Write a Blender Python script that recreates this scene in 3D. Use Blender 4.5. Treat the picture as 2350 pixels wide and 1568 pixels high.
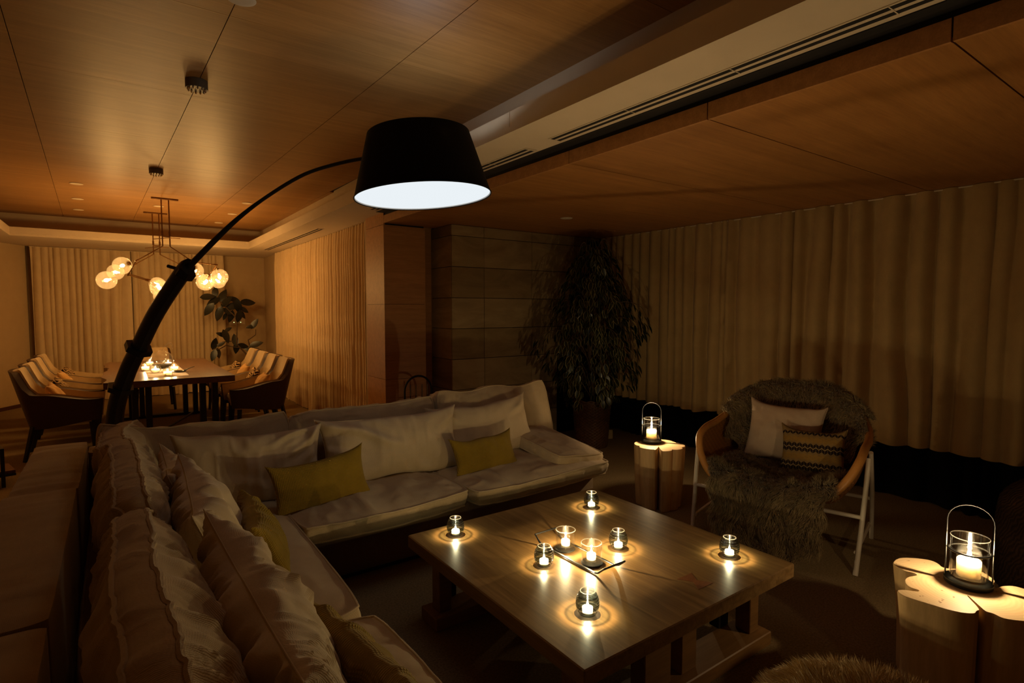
import bpy, bmesh, math, random
import numpy as np
from mathutils import Matrix, Vector

PI = math.pi
SC = bpy.context.scene
COL = SC.collection
for _o in list(bpy.data.objects):
    bpy.data.objects.remove(_o)

# ------------------------------------------------------------------ camera, world, exposure
cam_d = bpy.data.cameras.new('camera')
cam_d.sensor_width = 36.0
cam_d.lens = 36.0 * 1278.0 / 2350.0
cam_d.clip_start = 0.02
cam = bpy.data.objects.new('camera', cam_d)
COL.objects.link(cam)
cam.location = (0, 0, 1.45)
cam.rotation_euler = (math.radians(90 - 3.31), 0, math.radians(-35.55))
SC.camera = cam
SC.view_settings.view_transform = 'Standard'
SC.view_settings.look = 'None'
SC.view_settings.gamma = 1.0
SC.view_settings.use_curve_mapping = False
SC.view_settings.exposure = 0.0
wd = bpy.data.worlds.new('night')
SC.world = wd
wd.use_nodes = True
wd.node_tree.nodes['Background'].inputs[0].default_value = (0.9, 0.75, 0.5, 1)
wd.node_tree.nodes['Background'].inputs[1].default_value = 0.0008
try:
    SC.cycles.use_denoising = True
    SC.cycles.max_bounces = 8
    SC.cycles.transparent_max_bounces = 18
    SC.cycles.sample_clamp_indirect = 24.0
    SC.cycles.caustics_reflective = False
    SC.cycles.caustics_refractive = False
except Exception:
    pass

CANDLE = (1.0, 0.73, 0.37)
LANTERN = (1.0, 0.72, 0.40)
BULB = (1.0, 0.55, 0.17)
P_TABLE = 3.5      # watts of one table votive
P_CLEAR = 5.4
P_LANTERN = 7.5
P_DINING_CANDLE = 1.6
P_BULB = 7.6
LAMP_STRENGTH = 0.92

# ------------------------------------------------------------------ helpers
def link(o, parent=None):
    COL.objects.link(o)
    if parent is not None:
        o.parent = parent
    return o

def tag(o, label, cat, group=None, kind=None):
    o['label'] = label
    o['category'] = cat
    if group: o['group'] = group
    if kind: o['kind'] = kind
    return o

def thing(name, label, cat, loc=(0, 0, 0), rotz=0.0, group=None):
    o = bpy.data.objects.new(name, None)
    o.empty_display_size = 0.1
    COL.objects.link(o)
    o.location = loc
    o.rotation_euler = (0, 0, rotz)
    return tag(o, label, cat, group)

def struct(o):
    o['kind'] = 'structure'
    return o

def basis(o, ex, ey, ez):
    ex, ey, ez = [Vector(v).normalized() for v in (ex, ey, ez)]
    m = Matrix((ex, ey, ez)).transposed().to_4x4()
    m.translation = Vector(o)
    return m

def frame(o, ex, up):
    """matrix with x along ex, y roughly along up, z = normal"""
    ex = Vector(ex).normalized(); up = Vector(up)
    ez = ex.cross(up).normalized()
    ey = ez.cross(ex)
    return basis(o, ex, ey, ez)

class MB:
    def __init__(s):
        s.v = []; s.f = []; s.mi = []; s.cur = 0
    def add(s, v, f):
        b = len(s.v)
        s.v.extend([tuple(map(float, p)) for p in v])
        s.f.extend([tuple(i + b for i in q) for q in f])
        s.mi.extend([s.cur] * len(f))
        return s
    def box(s, c, d, b=0.0, rotz=0.0, m=None):
        hx, hy, hz = d[0] / 2, d[1] / 2, d[2] / 2
        b = min(b, hx * .95, hy * .95, hz * .95)
        vs, idx = [], {}
        for sx in (-1, 1):
            for sy in (-1, 1):
                for sz in (-1, 1):
                    if b <= 0:
                        idx[(sx, sy, sz, 0)] = idx[(sx, sy, sz, 1)] = idx[(sx, sy, sz, 2)] = len(vs)
                        vs.append((sx * hx, sy * hy, sz * hz)); continue
                    for a in range(3):
                        q = [sx * (hx - b), sy * (hy - b), sz * (hz - b)]
                        q[a] = (sx * hx, sy * hy, sz * hz)[a]
                        idx[(sx, sy, sz, a)] = len(vs); vs.append(tuple(q))
        fs = []
        for a in range(3):
            o1, o2 = [k for k in range(3) if k != a]
            for sg in (-1, 1):
                q = []
                for (u, w) in ((-1, -1), (1, -1), (1, 1), (-1, 1)):
                    k = [0, 0, 0]; k[a] = sg; k[o1] = u; k[o2] = w
                    q.append(idx[tuple(k) + (a,)])
                fs.append(q)
        if b > 0:
            for a in range(3):
                o1, o2 = [k for k in range(3) if k != a]
                for u in (-1, 1):
                    for w in (-1, 1):
                        k0 = [0, 0, 0]; k1 = [0, 0, 0]
                        k0[a] = -1; k1[a] = 1
                        for k in (k0, k1): k[o1] = u; k[o2] = w
                        k0, k1 = tuple(k0), tuple(k1)
                        fs.append([idx[k0 + (o1,)], idx[k1 + (o1,)], idx[k1 + (o2,)], idx[k0 + (o2,)]])
            for sx in (-1, 1):
                for sy in (-1, 1):
                    for sz in (-1, 1):
                        fs.append([idx[(sx, sy, sz, a)] for a in range(3)])
        cs, sn = math.cos(rotz), math.sin(rotz)
        vs = [(c[0] + x * cs - y * sn, c[1] + x * sn + y * cs, c[2] + z) for x, y, z in vs]
        if m is not None: vs = [tuple(m @ Vector(p)) for p in vs]
        return s.add(vs, fs)
    def tube(s, pts, r, n=8, closed=False, cap=True, flat=1.0):
        pts = [Vector(p) for p in pts]; N = len(pts)
        rr = r if hasattr(r, '__len__') else [r] * N
        ups = None; vs = []; fs = []
        for i, p in enumerate(pts):
            if closed: t = pts[(i + 1) % N] - pts[i - 1]
            else: t = pts[min(i + 1, N - 1)] - pts[max(i - 1, 0)]
            t.normalize()
            if ups is None:
                ups = Vector((0, 0, 1)) if abs(t.z) < .9 else Vector((1, 0, 0))
            a = t.cross(ups)
            if a.length < 1e-6: a = t.cross(Vector((0, 1, 0)))
            a.normalize(); bb = a.cross(t).normalized(); ups = bb
            for k in range(n):
                th = 2 * PI * k / n
                vs.append(p + (a * math.cos(th) + bb * math.sin(th) * flat) * rr[i])
        for i in range(N if closed else N - 1):
            j = (i + 1) % N
            for k in range(n):
                k2 = (k + 1) % n
                fs.append([i * n + k, i * n + k2, j * n + k2, j * n + k])
        if cap and not closed:
            fs.append(list(range(n))); fs.append(list(range((N - 1) * n, N * n)))
        return s.add(vs, fs)
    def lathe(s, prof, n=32, c=(0, 0, 0), close=True):
        vs = []; fs = []; N = len(prof)
        for r, z in prof:
            for k in range(n):
                th = 2 * PI * k / n
                vs.append((c[0] + r * math.cos(th), c[1] + r * math.sin(th), c[2] + z))
        for i in range(N - 1):
            for k in range(n):
                k2 = (k + 1) % n
                fs.append([i * n + k, i * n + k2, (i + 1) * n + k2, (i + 1) * n + k])
        if close:
            if prof[0][0] > 1e-5: fs.append(list(range(n)))
            if prof[-1][0] > 1e-5: fs.append(list(range((N - 1) * n, N * n)))
        return s.add(vs, fs)
    def grid(s, P, wrap_u=False, wrap_v=False):
        """P[i][j] points"""
        P = np.asarray(P, float); a, b = P.shape[:2]
        fs = []
        for i in range(a if wrap_u else a - 1):
            for j in range(b if wrap_v else b - 1):
                fs.append([i * b + j, i * b + (j + 1) % b, ((i + 1) % a) * b + (j + 1) % b, ((i + 1) % a) * b + j])
        return s.add(P.reshape(-1, 3), fs)
    def prism(s, poly, z0, z1, b=0.0):
        n = len(poly)
        vs = [(x, y, z0) for x, y in poly] + [(x, y, z1) for x, y in poly]
        fs = [list(range(n)), list(range(n, 2 * n))] + [[i, (i + 1) % n, n + (i + 1) % n, n + i] for i in range(n)]
        return s.add(vs, fs)
    def build(s, name, mats, parent=None, smooth=True, angle=38, merge=True, fix=True, matrix=None):
        me = bpy.data.meshes.new(name)
        me.from_pydata(s.v, [], s.f)
        if not isinstance(mats, (list, tuple)): mats = [mats]
        for m in mats: me.materials.append(m)
        if len(mats) > 1: me.polygons.foreach_set('material_index', s.mi)
        if merge or fix:
            bm = bmesh.new(); bm.from_mesh(me)
            if merge: bmesh.ops.remove_doubles(bm, verts=bm.verts, dist=1e-6)
            if fix: bmesh.ops.recalc_face_normals(bm, faces=bm.faces)
            bm.to_mesh(me); bm.free()
        if smooth:
            me.shade_smooth()
            me.set_sharp_from_angle(angle=math.radians(angle))
        me.update()
        o = bpy.data.objects.new(name, me)
        link(o, parent)
        if matrix is not None: o.matrix_basis = matrix
        return o

def dup(root, loc, rotz, label=None):
    r = root.copy(); COL.objects.link(r); r.location = loc; r.rotation_euler = (0, 0, rotz)
    if label: r['label'] = label
    for ch in list(root.children):
        c = ch.copy(); COL.objects.link(c); c.parent = r
        for g in list(ch.children):
            d = g.copy(); COL.objects.link(d); d.parent = c
    return r

def lamp(name, loc, watts, col, parent=None, size=0.008):
    l = bpy.data.lights.new(name, 'POINT')
    l.energy = watts; l.color = col; l.shadow_soft_size = size
    o = bpy.data.objects.new(name, l)
    link(o, parent); o.location = loc
    return o

def _h(ix, iy, iz, seed):
    n = (ix * 374761393 + iy * 668265263 + iz * 2147483647 + seed * 974711) & 0xffffffff
    n = ((n ^ (n >> 13)) * 1274126177) & 0xffffffff
    n = n ^ (n >> 16)
    return (n & 0xffff) / 32767.5 - 1.0

def vn(p, seed=0):
    p = np.asarray(p, float)
    i = np.floor(p).astype(np.int64); f = p - i
    f = f * f * f * (f * (f * 6 - 15) + 10)
    r = 0
    for dx in (0, 1):
        wx = f[..., 0] if dx else 1 - f[..., 0]
        for dy in (0, 1):
            wy = f[..., 1] if dy else 1 - f[..., 1]
            for dz in (0, 1):
                wz = f[..., 2] if dz else 1 - f[..., 2]
                r = r + wx * wy * wz * _h(i[..., 0] + dx, i[..., 1] + dy, i[..., 2] + dz, seed)
    return r

def smooth(t):
    t = np.clip(t, 0, 1); return t * t * (3 - 2 * t)

def bez(pts, n):
    """Catmull-Rom through pts"""
    pts = [Vector(p) for p in pts]; out = []
    for i in range(len(pts) - 1):
        p0 = pts[max(i - 1, 0)]; p1 = pts[i]; p2 = pts[i + 1]; p3 = pts[min(i + 2, len(pts) - 1)]
        for k in range(n):
            t = k / n
            out.append(.5 * ((2 * p1) + (p2 - p0) * t + (2 * p0 - 5 * p1 + 4 * p2 - p3) * t * t + (3 * p1 - p0 - 3 * p2 + p3) * t ** 3))
    out.append(pts[-1]); return out

# ------------------------------------------------------------------ materials
def lin(r, g, b):
    f = lambda c: (c / 255 / 12.92) if c / 255 <= .04045 else ((c / 255 + .055) / 1.055) ** 2.4
    return (f(r), f(g), f(b), 1)

def base_mat(name, rough=.6, metal=0.0, spec=.5):
    m = bpy.data.materials.new(name); m.use_nodes = True
    nt = m.node_tree; b = nt.nodes['Principled BSDF']
    b.inputs['Roughness'].default_value = rough
    b.inputs['Metallic'].default_value = metal
    b.inputs['Specular IOR Level'].default_value = spec
    return m, nt, b

def _coord(nt, scale, src='Object', rot=(0, 0, 0)):
    tc = nt.nodes.new('ShaderNodeTexCoord'); mp = nt.nodes.new('ShaderNodeMapping')
    mp.inputs['Scale'].default_value = scale
    mp.inputs['Rotation'].default_value = rot
    nt.links.new(tc.outputs[src], mp.inputs['Vector'])
    return mp.outputs['Vector']

def _noise(nt, vec, scale=1, detail=4, rough=.55, dist=0):
    n = nt.nodes.new('ShaderNodeTexNoise')
    n.inputs['Scale'].default_value = scale; n.inputs['Detail'].default_value = detail
    n.inputs['Roughness'].default_value = rough; n.inputs['Distortion'].default_value = dist
    nt.links.new(vec, n.inputs['Vector'])
    return n.outputs['Fac']

def _ramp(nt, fac, stops):
    r = nt.nodes.new('ShaderNodeValToRGB'); e = r.color_ramp.elements
    while len(e) < len(stops): e.new(.5)
    for i, (p, c) in enumerate(stops):
        e[i].position = p; e[i].color = c if len(c) == 4 else (*c, 1)
    nt.links.new(fac, r.inputs['Fac']); return r.outputs['Color']

def _bump(nt, b, h, strength=.2, dist=.002):
    n = nt.nodes.new('ShaderNodeBump'); n.inputs['Strength'].default_value = strength
    n.inputs['Distance'].default_value = dist
    nt.links.new(h, n.inputs['Height']); nt.links.new(n.outputs['Normal'], b.inputs['Normal'])

def _mul(nt, a, b_, fac=1.0, mode='MULTIPLY'):
    n = nt.nodes.new('ShaderNodeMixRGB'); n.blend_type = mode; n.inputs[0].default_value = fac
    nt.links.new(a, n.inputs[1]); nt.links.new(b_, n.inputs[2]); return n.outputs[0]

def plain(name, col, rough=.6, metal=0.0, spec=.5, bump=None, vary=.12, scale=6.0):
    m, nt, b = base_mat(name, rough, metal, spec)
    v = _coord(nt, (scale,) * 3)
    f = _noise(nt, v, 1, 5)
    c = col if len(col) == 4 else (*col, 1)
    lo = tuple(x * (1 - vary) for x in c[:3]); hi = tuple(min(1, x * (1 + vary)) for x in c[:3])
    nt.links.new(_ramp(nt, f, [(.3, lo), (.7, hi)]), b.inputs['Base Color'])
    if bump:
        _bump(nt, b, _noise(nt, _coord(nt, (bump[0],) * 3), 1, 3), bump[1], bump[2] if len(bump) > 2 else .002)
    return m

def wood(name, c1, c2, stretch, rough=.4, spec=.4, strips=None, rnd=.12, dist=.6, bump=.06, coat=0, detail=6):
    """stretch = texture scale per axis (small along the grain)"""
    m, nt, b = base_mat(name, rough, 0, spec)
    v = _coord(nt, stretch)
    f1 = _noise(nt, v, 1, detail, .6, dist)
    f2 = _noise(nt, _coord(nt, tuple(s * 5 for s in stretch)), 1, 4, .65, .2)
    col = _ramp(nt, f1, [(.28, c1), (.72, c2)])
    fine = _ramp(nt, f2, [(.3, (.78, .76, .74)), (.62, (1, 1, 1))])
    col = _mul(nt, col, fine, .8)
    if strips:   # (axis, width) veneer leaves of slightly different tone
        ax, w = strips
        tc = nt.nodes.new('ShaderNodeTexCoord'); sp = nt.nodes.new('ShaderNodeSeparateXYZ')
        nt.links.new(tc.outputs['Object'], sp.inputs[0])
        d = nt.nodes.new('ShaderNodeMath'); d.operation = 'DIVIDE'; d.inputs[1].default_value = w
        nt.links.new(sp.outputs[ax], d.inputs[0])
        fl = nt.nodes.new('ShaderNodeMath'); fl.operation = 'FLOOR'; nt.links.new(d.outputs[0], fl.inputs[0])
        wn = nt.nodes.new('ShaderNodeTexWhiteNoise'); wn.noise_dimensions = '1D'
        nt.links.new(fl.outputs[0], wn.inputs['W'])
        col = _mul(nt, col, _ramp(nt, wn.outputs['Value'], [(0, (.86, .85, .83)), (1, (1, 1, 1))]), 1)
    if rnd:
        oi = nt.nodes.new('ShaderNodeObjectInfo')
        col = _mul(nt, col, _ramp(nt, oi.outputs['Random'], [(0, (1 - rnd,) * 3), (1, (1, 1, 1))]), 1)
    nt.links.new(col, b.inputs['Base Color'])
    if coat: b.inputs['Coat Weight'].default_value = coat; b.inputs['Coat Roughness'].default_value = .25
    _bump(nt, b, f2, bump, .001)
    return m

def fabric(name, col, weave=700, rough=.95, vary=.1, bump=.35, sheen=.25, tint=None, rib=None):
    m, nt, b = base_mat(name, rough, 0, .15)
    v = _coord(nt, (weave, weave, weave))
    w1 = nt.nodes.new('ShaderNodeTexWave'); w1.bands_direction = 'X'; w1.inputs['Scale'].default_value = .16
    w2 = nt.nodes.new('ShaderNodeTexWave'); w2.bands_direction = 'Y'; w2.inputs['Scale'].default_value = .16
    for w in (w1, w2):
        w.inputs['Distortion'].default_value = 1.5; w.inputs['Detail'].default_value = 1
        nt.links.new(v, w.inputs['Vector'])
    wv = _mul(nt, w1.outputs['Color'], w2.outputs['Color'], .5, 'ADD')
    c = col[:3]
    f = _noise(nt, _coord(nt, (9, 9, 9)), 1, 5, .6)
    base = _ramp(nt, f, [(.3, tuple(x * (1 - vary) for x in c)), (.7, tuple(x * (1 + vary) for x in c))])
    fib = _noise(nt, _coord(nt, (260, 900, 260)), 1, 2)
    base = _mul(nt, base, _ramp(nt, fib, [(.3, (.8, .8, .8)), (.65, (1, 1, 1))]), .7)
    nt.links.new(base, b.inputs['Base Color'])
    b.inputs['Sheen Weight'].default_value = sheen
    b.inputs['Sheen Roughness'].default_value = .5
    if rib:
        wr = nt.nodes.new('ShaderNodeTexWave'); wr.bands_direction = 'X'; wr.inputs['Scale'].default_value = rib
        nt.links.new(_coord(nt, (1, 1, 1)), wr.inputs['Vector'])
        wr2 = nt.nodes.new('ShaderNodeTexWave'); wr2.bands_direction = 'Y'; wr2.inputs['Scale'].default_value = rib
        nt.links.new(_coord(nt, (1, 1, 1)), wr2.inputs['Vector'])
        hh = _mul(nt, wr.outputs['Color'], wr2.outputs['Color'], 1, 'MULTIPLY')
        base2 = _mul(nt, base, _ramp(nt, hh, [(0, (.74, .72, .68)), (.5, (1, 1, 1))]), 1)
        nt.links.new(base2, b.inputs['Base Color'])
        _bump(nt, b, hh, .7, .003)
    else:
        _bump(nt, b, wv, bump, .0012)
    return m

def glass(name, tint, gloss=1.0, bands=None, rough=.02, haze=0.0):
    """thin clear wall: tinted see-through plus a fresnel reflection; bands = tint by height, set to shape the light let through"""
    m = bpy.data.materials.new(name); m.use_nodes = True
    nt = m.node_tree; nt.nodes.clear()
    out = nt.nodes.new('ShaderNodeOutputMaterial')
    tr = nt.nodes.new('ShaderNodeBsdfTransparent'); gl = nt.nodes.new('ShaderNodeBsdfGlossy')
    gl.inputs['Roughness'].default_value = rough
    lw = nt.nodes.new('ShaderNodeLayerWeight'); lw.inputs['Blend'].default_value = .5
    pw = nt.nodes.new('ShaderNodeMath'); pw.operation = 'POWER'; pw.inputs[1].default_value = 4.5
    nt.links.new(lw.outputs['Facing'], pw.inputs[0])
    fr = nt.nodes.new('ShaderNodeMath'); fr.operation = 'MULTIPLY_ADD'; fr.inputs[1].default_value = .9; fr.inputs[2].default_value = .07
    nt.links.new(pw.outputs[0], fr.inputs[0])
    nz = _noise(nt, _coord(nt, (14, 14, 14)), 1, 2)
    tint = tint[:3]
    if bands:
        tc = nt.nodes.new('ShaderNodeTexCoord'); sp = nt.nodes.new('ShaderNodeSeparateXYZ')
        nt.links.new(tc.outputs['Object'], sp.inputs[0])
        mr = nt.nodes.new('ShaderNodeMath'); mr.operation = 'DIVIDE'; mr.inputs[1].default_value = bands[0]
        nt.links.new(sp.outputs[2], mr.inputs[0])
        cc = _ramp(nt, mr.outputs[0], bands[1])
    else:
        cc = _ramp(nt, nz, [(.3, tuple(t * .96 for t in tint)), (.7, tint)])
    nt.links.new(cc, tr.inputs['Color'])
    mu = nt.nodes.new('ShaderNodeMath'); mu.operation = 'MULTIPLY'; mu.inputs[1].default_value = gloss
    nt.links.new(fr.outputs[0], mu.inputs[0])
    mx = nt.nodes.new('ShaderNodeMixShader')
    nt.links.new(mu.outputs[0], mx.inputs[0]); nt.links.new(tr.outputs[0], mx.inputs[1]); nt.links.new(gl.outputs[0], mx.inputs[2])
    if haze:
        tl = nt.nodes.new('ShaderNodeBsdfTranslucent'); tl.inputs['Color'].default_value = (.95, .9, .82, 1)
        m2 = nt.nodes.new('ShaderNodeMixShader'); m2.inputs[0].default_value = haze
        nt.links.new(mx.outputs[0], m2.inputs[1]); nt.links.new(tl.outputs[0], m2.inputs[2]); mx = m2
    nt.links.new(mx.outputs[0], out.inputs['Surface'])
    return m

def emit(name, col, strength, sample=False):
    m = bpy.data.materials.new(name); m.use_nodes = True
    nt = m.node_tree; nt.nodes.clear()
    out = nt.nodes.new('ShaderNodeOutputMaterial'); e = nt.nodes.new('ShaderNodeEmission')
    e.inputs['Color'].default_value = (*col[:3], 1); e.inputs['Strength'].default_value = strength
    nt.links.new(e.outputs[0], out.inputs['Surface'])
    if not sample: m.cycles.emission_sampling = 'NONE'
    return m

def wax_mat(name, col):
    m, nt, b = base_mat(name, .5)
    nt.links.new(_ramp(nt, _noise(nt, _coord(nt, (30,) * 3)), [(.3, col), (.7, tuple(min(1, c * 1.05) for c in col))]), b.inputs['Base Color'])
    b.inputs['Subsurface Weight'].default_value = 1.0
    b.inputs['Subsurface Radius'].default_value = (1.0, 1.0, 1.0)
    b.inputs['Subsurface Scale'].default_value = .05
    return m

M = {}
M['veneer'] = wood('ceiling veneer', lin(166, 120, 66), lin(190, 142, 84), (1.3, 26, 26), rough=.42, spec=.36, strips=(1, .155), rnd=.07, dist=.4)
M['veneer_low'] = wood('lower ceiling veneer', lin(162, 108, 52), lin(184, 128, 66), (1.3, 24, 24), rough=.5, spec=.3, strips=(1, .135), rnd=.06, dist=.4)
M['veneer_v'] = wood('wall veneer', lin(166, 114, 62), lin(192, 136, 80), (2.0, 26, 26), rough=.5, spec=.3, rnd=.07, dist=.4)
M['gap'] = plain('dark joint', (.006, .004, .003), .9, vary=.2)
M['plaster'] = plain('warm white plaster', lin(188, 162, 122), .85, vary=.04, bump=(60, .08))
M['plaster_soffit'] = plain('soffit plaster', lin(206, 188, 160), .8, vary=.03, bump=(90, .06))
M['black'] = plain('black metal', (.004, .004, .004), .42, spec=.45)
M['blackwood'] = plain('black stained wood', (.012, .010, .008), .5)
M['carpet'] = plain('taupe carpet', lin(140, 118, 84), .98, spec=.1, bump=(260, .8, .006), vary=.3, scale=110)
M['curtain_dining'] = fabric('cream curtain', lin(214, 190, 150), weave=500, vary=.05, bump=.15, sheen=.1)
M['curtain_side'] = fabric('cream side curtain', lin(226, 196, 150), weave=500, vary=.05, bump=.15, sheen=.1)
M['curtain_living'] = fabric('beige curtain', lin(182, 152, 102), weave=500, vary=.06, bump=.15, sheen=.1)
M['blackout'] = fabric('black lining', (.0035, .0035, .0045), weave=500, vary=.1, bump=.1, sheen=0)
M['sofa'] = fabric('linen upholstery', lin(188, 163, 125), weave=520, vary=.07, bump=.4)
M['sofa_frame'] = fabric('linen frame cover', lin(176, 146, 102), weave=520, vary=.08, bump=.3)
M['sofa_base'] = fabric('linen base cover', lin(128, 100, 66), weave=520, vary=.06, bump=.3)
M['pillow'] = fabric('greige pillow linen', lin(198, 174, 138), weave=600, vary=.05, bump=.3)
M['mustard'] = fabric('mustard waffle weave', lin(152, 122, 34), weave=300, vary=.1, rib=40, sheen=.1)
M['table'] = wood('elm table top', lin(120, 91, 53), lin(166, 131, 84), (30, 1.4, 30), rough=.30, spec=.5, strips=(0, .2), rnd=0, dist=1.1, bump=.05)
M['table_leg'] = wood('elm table frame', lin(132, 94, 50), lin(160, 118, 68), (2.0, 22, 22), rough=.5, rnd=.1)
M['key'] = wood('dark inlay wood', lin(120, 70, 36), lin(146, 90, 48), (8, 30, 8), rough=.4, rnd=0)
M['stump'] = wood('pale stump side', lin(208, 170, 116), lin(234, 200, 146), (9, 9, 1.0), rough=.6, spec=.3, rnd=0, dist=.8)
M['rattan'] = plain('honey rattan', lin(190, 132, 66), .45, vary=.15, bump=(180, .3))
M['whitemetal'] = plain('white painted metal', lin(226, 214, 194), .4, vary=.03)
M['wax'] = wax_mat('candle wax', (.97, .80, .66))
def flame_mat(name, col, strength):
    m = emit(name, col, strength); nt = m.node_tree
    tr = nt.nodes.new('ShaderNodeBsdfTransparent'); ad = nt.nodes.new('ShaderNodeAddShader')
    nt.links.new(nt.nodes['Emission'].outputs[0], ad.inputs[0]); nt.links.new(tr.outputs[0], ad.inputs[1])
    nt.links.new(ad.outputs[0], nt.nodes['Material Output'].inputs['Surface'])
    return m
M['flame'] = flame_mat('flame', (1, .80, .48), 40)
M['filament'] = emit('bulb filament', (1, .66, .28), 34)
M['clearglass'] = glass('clear glass', (.97, .97, .95))
M['globe'] = glass('clear globe glass', (.95, .93, .88), 1.0, haze=.035)  # added haze imitates the glare around the lit bulbs
M['rimglass'] = glass('thick glass edge', (.95, .95, .92), 4.5, haze=.06)
M['brass'] = plain('aged brass', lin(120, 84, 44), .35, metal=.9, vary=.2)

# ------------------------------------------------------------------ room shell
H1, H2, HS = 2.74, 2.30, 2.40      # main ceiling, lower wood ceiling, white soffit
def slab(name, lo, hi, mat, parent=None, b=0.0):
    c = [(a + d) / 2 for a, d in zip(lo, hi)]; s = [d - a for a, d in zip(lo, hi)]
    return MB().box(c, s, b).build(name, mat, parent, smooth=False)

struct(slab('floor', (-1.6, -2.0, -.12), (5.2, 11.5, 0), M['carpet']))
ceil = struct(slab('ceiling', (-1.32, -2.0, H1 + .015), (2.03, 10.05, H1 + .12), M['gap']))
SK = -.026
def xs(x, y): return x + SK * (y - 6.0)
pxs = [-1.6, -1.225, -.42, .375, 1.18, 1.985, 2.4]
pys = [-2.0, -.67, .48, 1.63, 2.78, 3.93, 5.08, 6.23, 7.38, 8.53, 9.68, 10.05]
g = .0018
for i in range(len(pxs) - 1):
    for j in range(len(pys) - 1):
        y0, y1 = pys[j] + g * .55, pys[j + 1] - g * .55
        q = []
        for (x, y, s) in ((pxs[i], y0, 1), (pxs[i + 1], y0, -1), (pxs[i + 1], y1, -1), (pxs[i], y1, 1)):
            q.append((min(2.025, max(-1.315, xs(x, y) + s * g)), y))
        if q[1][0] - q[0][0] < .02: continue
        MB().prism(q, H1, H1 + .0149).build('ceiling_panel', M['veneer'], ceil, smooth=False)

# white soffit band with its upstand around the sunken ceiling
so = struct(slab('ceiling_soffit', (1.767, -2.0, HS), (2.115, 5.24, HS + .03), M['plaster_soffit']))
def soff(lo, hi, name='soffit_section'): return slab(name, lo, hi, M['plaster_soffit'], so)
soff((1.767, 5.24, HS), (2.36, 11.3, HS + .03))
soff((-1.05, 9.62, HS), (1.767, 11.3, HS + .03))
soff((-1.5, -2.0, HS), (-1.05, 11.3, HS + .03))
for (a, b) in ((-2.0, 2.493), (2.497, 9.62)):
    soff((1.767, a, HS + .03), (1.787, b, HS + .11), 'upstand')
soff((-1.05, 9.60, HS + .03), (1.787, 9.62, HS + .11), 'upstand')
soff((-1.07, -2.0, HS + .03), (-1.05, 9.6, HS + .11), 'upstand')
# back faces of the cove
soff((2.025, -2.0, HS + .03), (2.06, 10.06, H1 + .1), 'cove_back')
soff((-1.34, 10.05, HS + .03), (2.06, 10.08, H1 + .1), 'cove_back')
soff((-1.34, -2.0, HS + .03), (-1.315, 10.06, H1 + .1), 'cove_back')

# lower wood ceiling over the seating bay and its fascia
cl = struct(slab('ceiling_lower', (2.2, -2.0, H2 + .016), (5.1, 5.3, H2 + .1), M['gap']))
lys = [-2.0, -1.2, -.24, .668, 1.562, 2.494, 3.40, 4.32, 5.3]
for j in range(len(lys) - 1):
    a, b = lys[j] + .003, lys[j + 1] - .003
    slab('ceiling_panel', (2.205, a, H2), (5.1, b, H2 + .0155), M['veneer_low'], cl)
    slab('fascia_panel', (2.19, a, H2 - .002), (2.2045, min(b, 5.235), H2 + .072), M['veneer_v'], cl)
slab('shadow_gap', (2.115, -2.0, HS - .004), (2.20, 5.24, HS + .1), M['gap'], cl)  # solid black fill paints in the shade of the groove

# walls
wl = struct(slab('wall_left', (-1.62, -2.0, 0), (-1.45, 10.45, 2.75), M['plaster']))
MB().prism([(-1.45, 10.45), (-1.62, 10.45), (-1.62, 11.4), (-1.05, 11.4), (-1.05, 11.1)], 0, 2.75).build('wall_left_corner', M['plaster'], None, smooth=False)['kind'] = 'structure'
struct(slab('wall_far', (-1.6, 11.18, 0), (2.5, 11.4, 2.75), M['plaster']))
struct(slab('wall_dining_side', (2.31, 10.06, 0), (2.5, 11.2, 2.75), M['plaster']))
struct(slab('wall_dining_window', (2.42, 5.7, 0), (2.55, 10.1, 2.75), M['plaster']))
struct(slab('wall_pier', (2.235, 5.72, 0), (2.42, 5.86, 2.42), M['plaster']))
struct(slab('wall_right', (5.02, -2.0, 0), (5.15, 5.4, 2.75), M['plaster']))
struct(slab('wall_back', (-1.6, -2.12, 0), (5.2, -2.0, 2.75), M['plaster']))
bb = plain('dark skirting', lin(74, 40, 20), .5)
bm_ = MB().prism([(-1.45, 10.44), (-1.05, 11.09), (-1.03, 11.08), (-1.435, 10.42)], 0, .05)
struct(bm_.build('baseboard_left', bb, smooth=False))
struct(slab('baseboard_far', (1.62, 11.165, 0), (2.3, 11.18, .05), bb))

# wood clad pillar beside the fireplace
pil = struct(slab('wall_wood_pillar', (2.20, 5.25, 0), (2.63, 5.72, 2.36), M['gap']))
pz = [0, .745, 1.50, 2.285]
for k in range(3):
    a, b = pz[k] + .0015, pz[k + 1] - .0015
    slab('wood_panel', (2.19, 5.24, a), (2.205, 5.72, b), M['veneer_v'], pil)
    slab('wood_panel', (2.2055, 5.24, a), (2.64, 5.2495, b), M['veneer_v'], pil)
slab('wood_panel', (2.19, 5.24, 2.287), (2.205, 5.72, 2.40), M['veneer_v'], pil)

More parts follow.
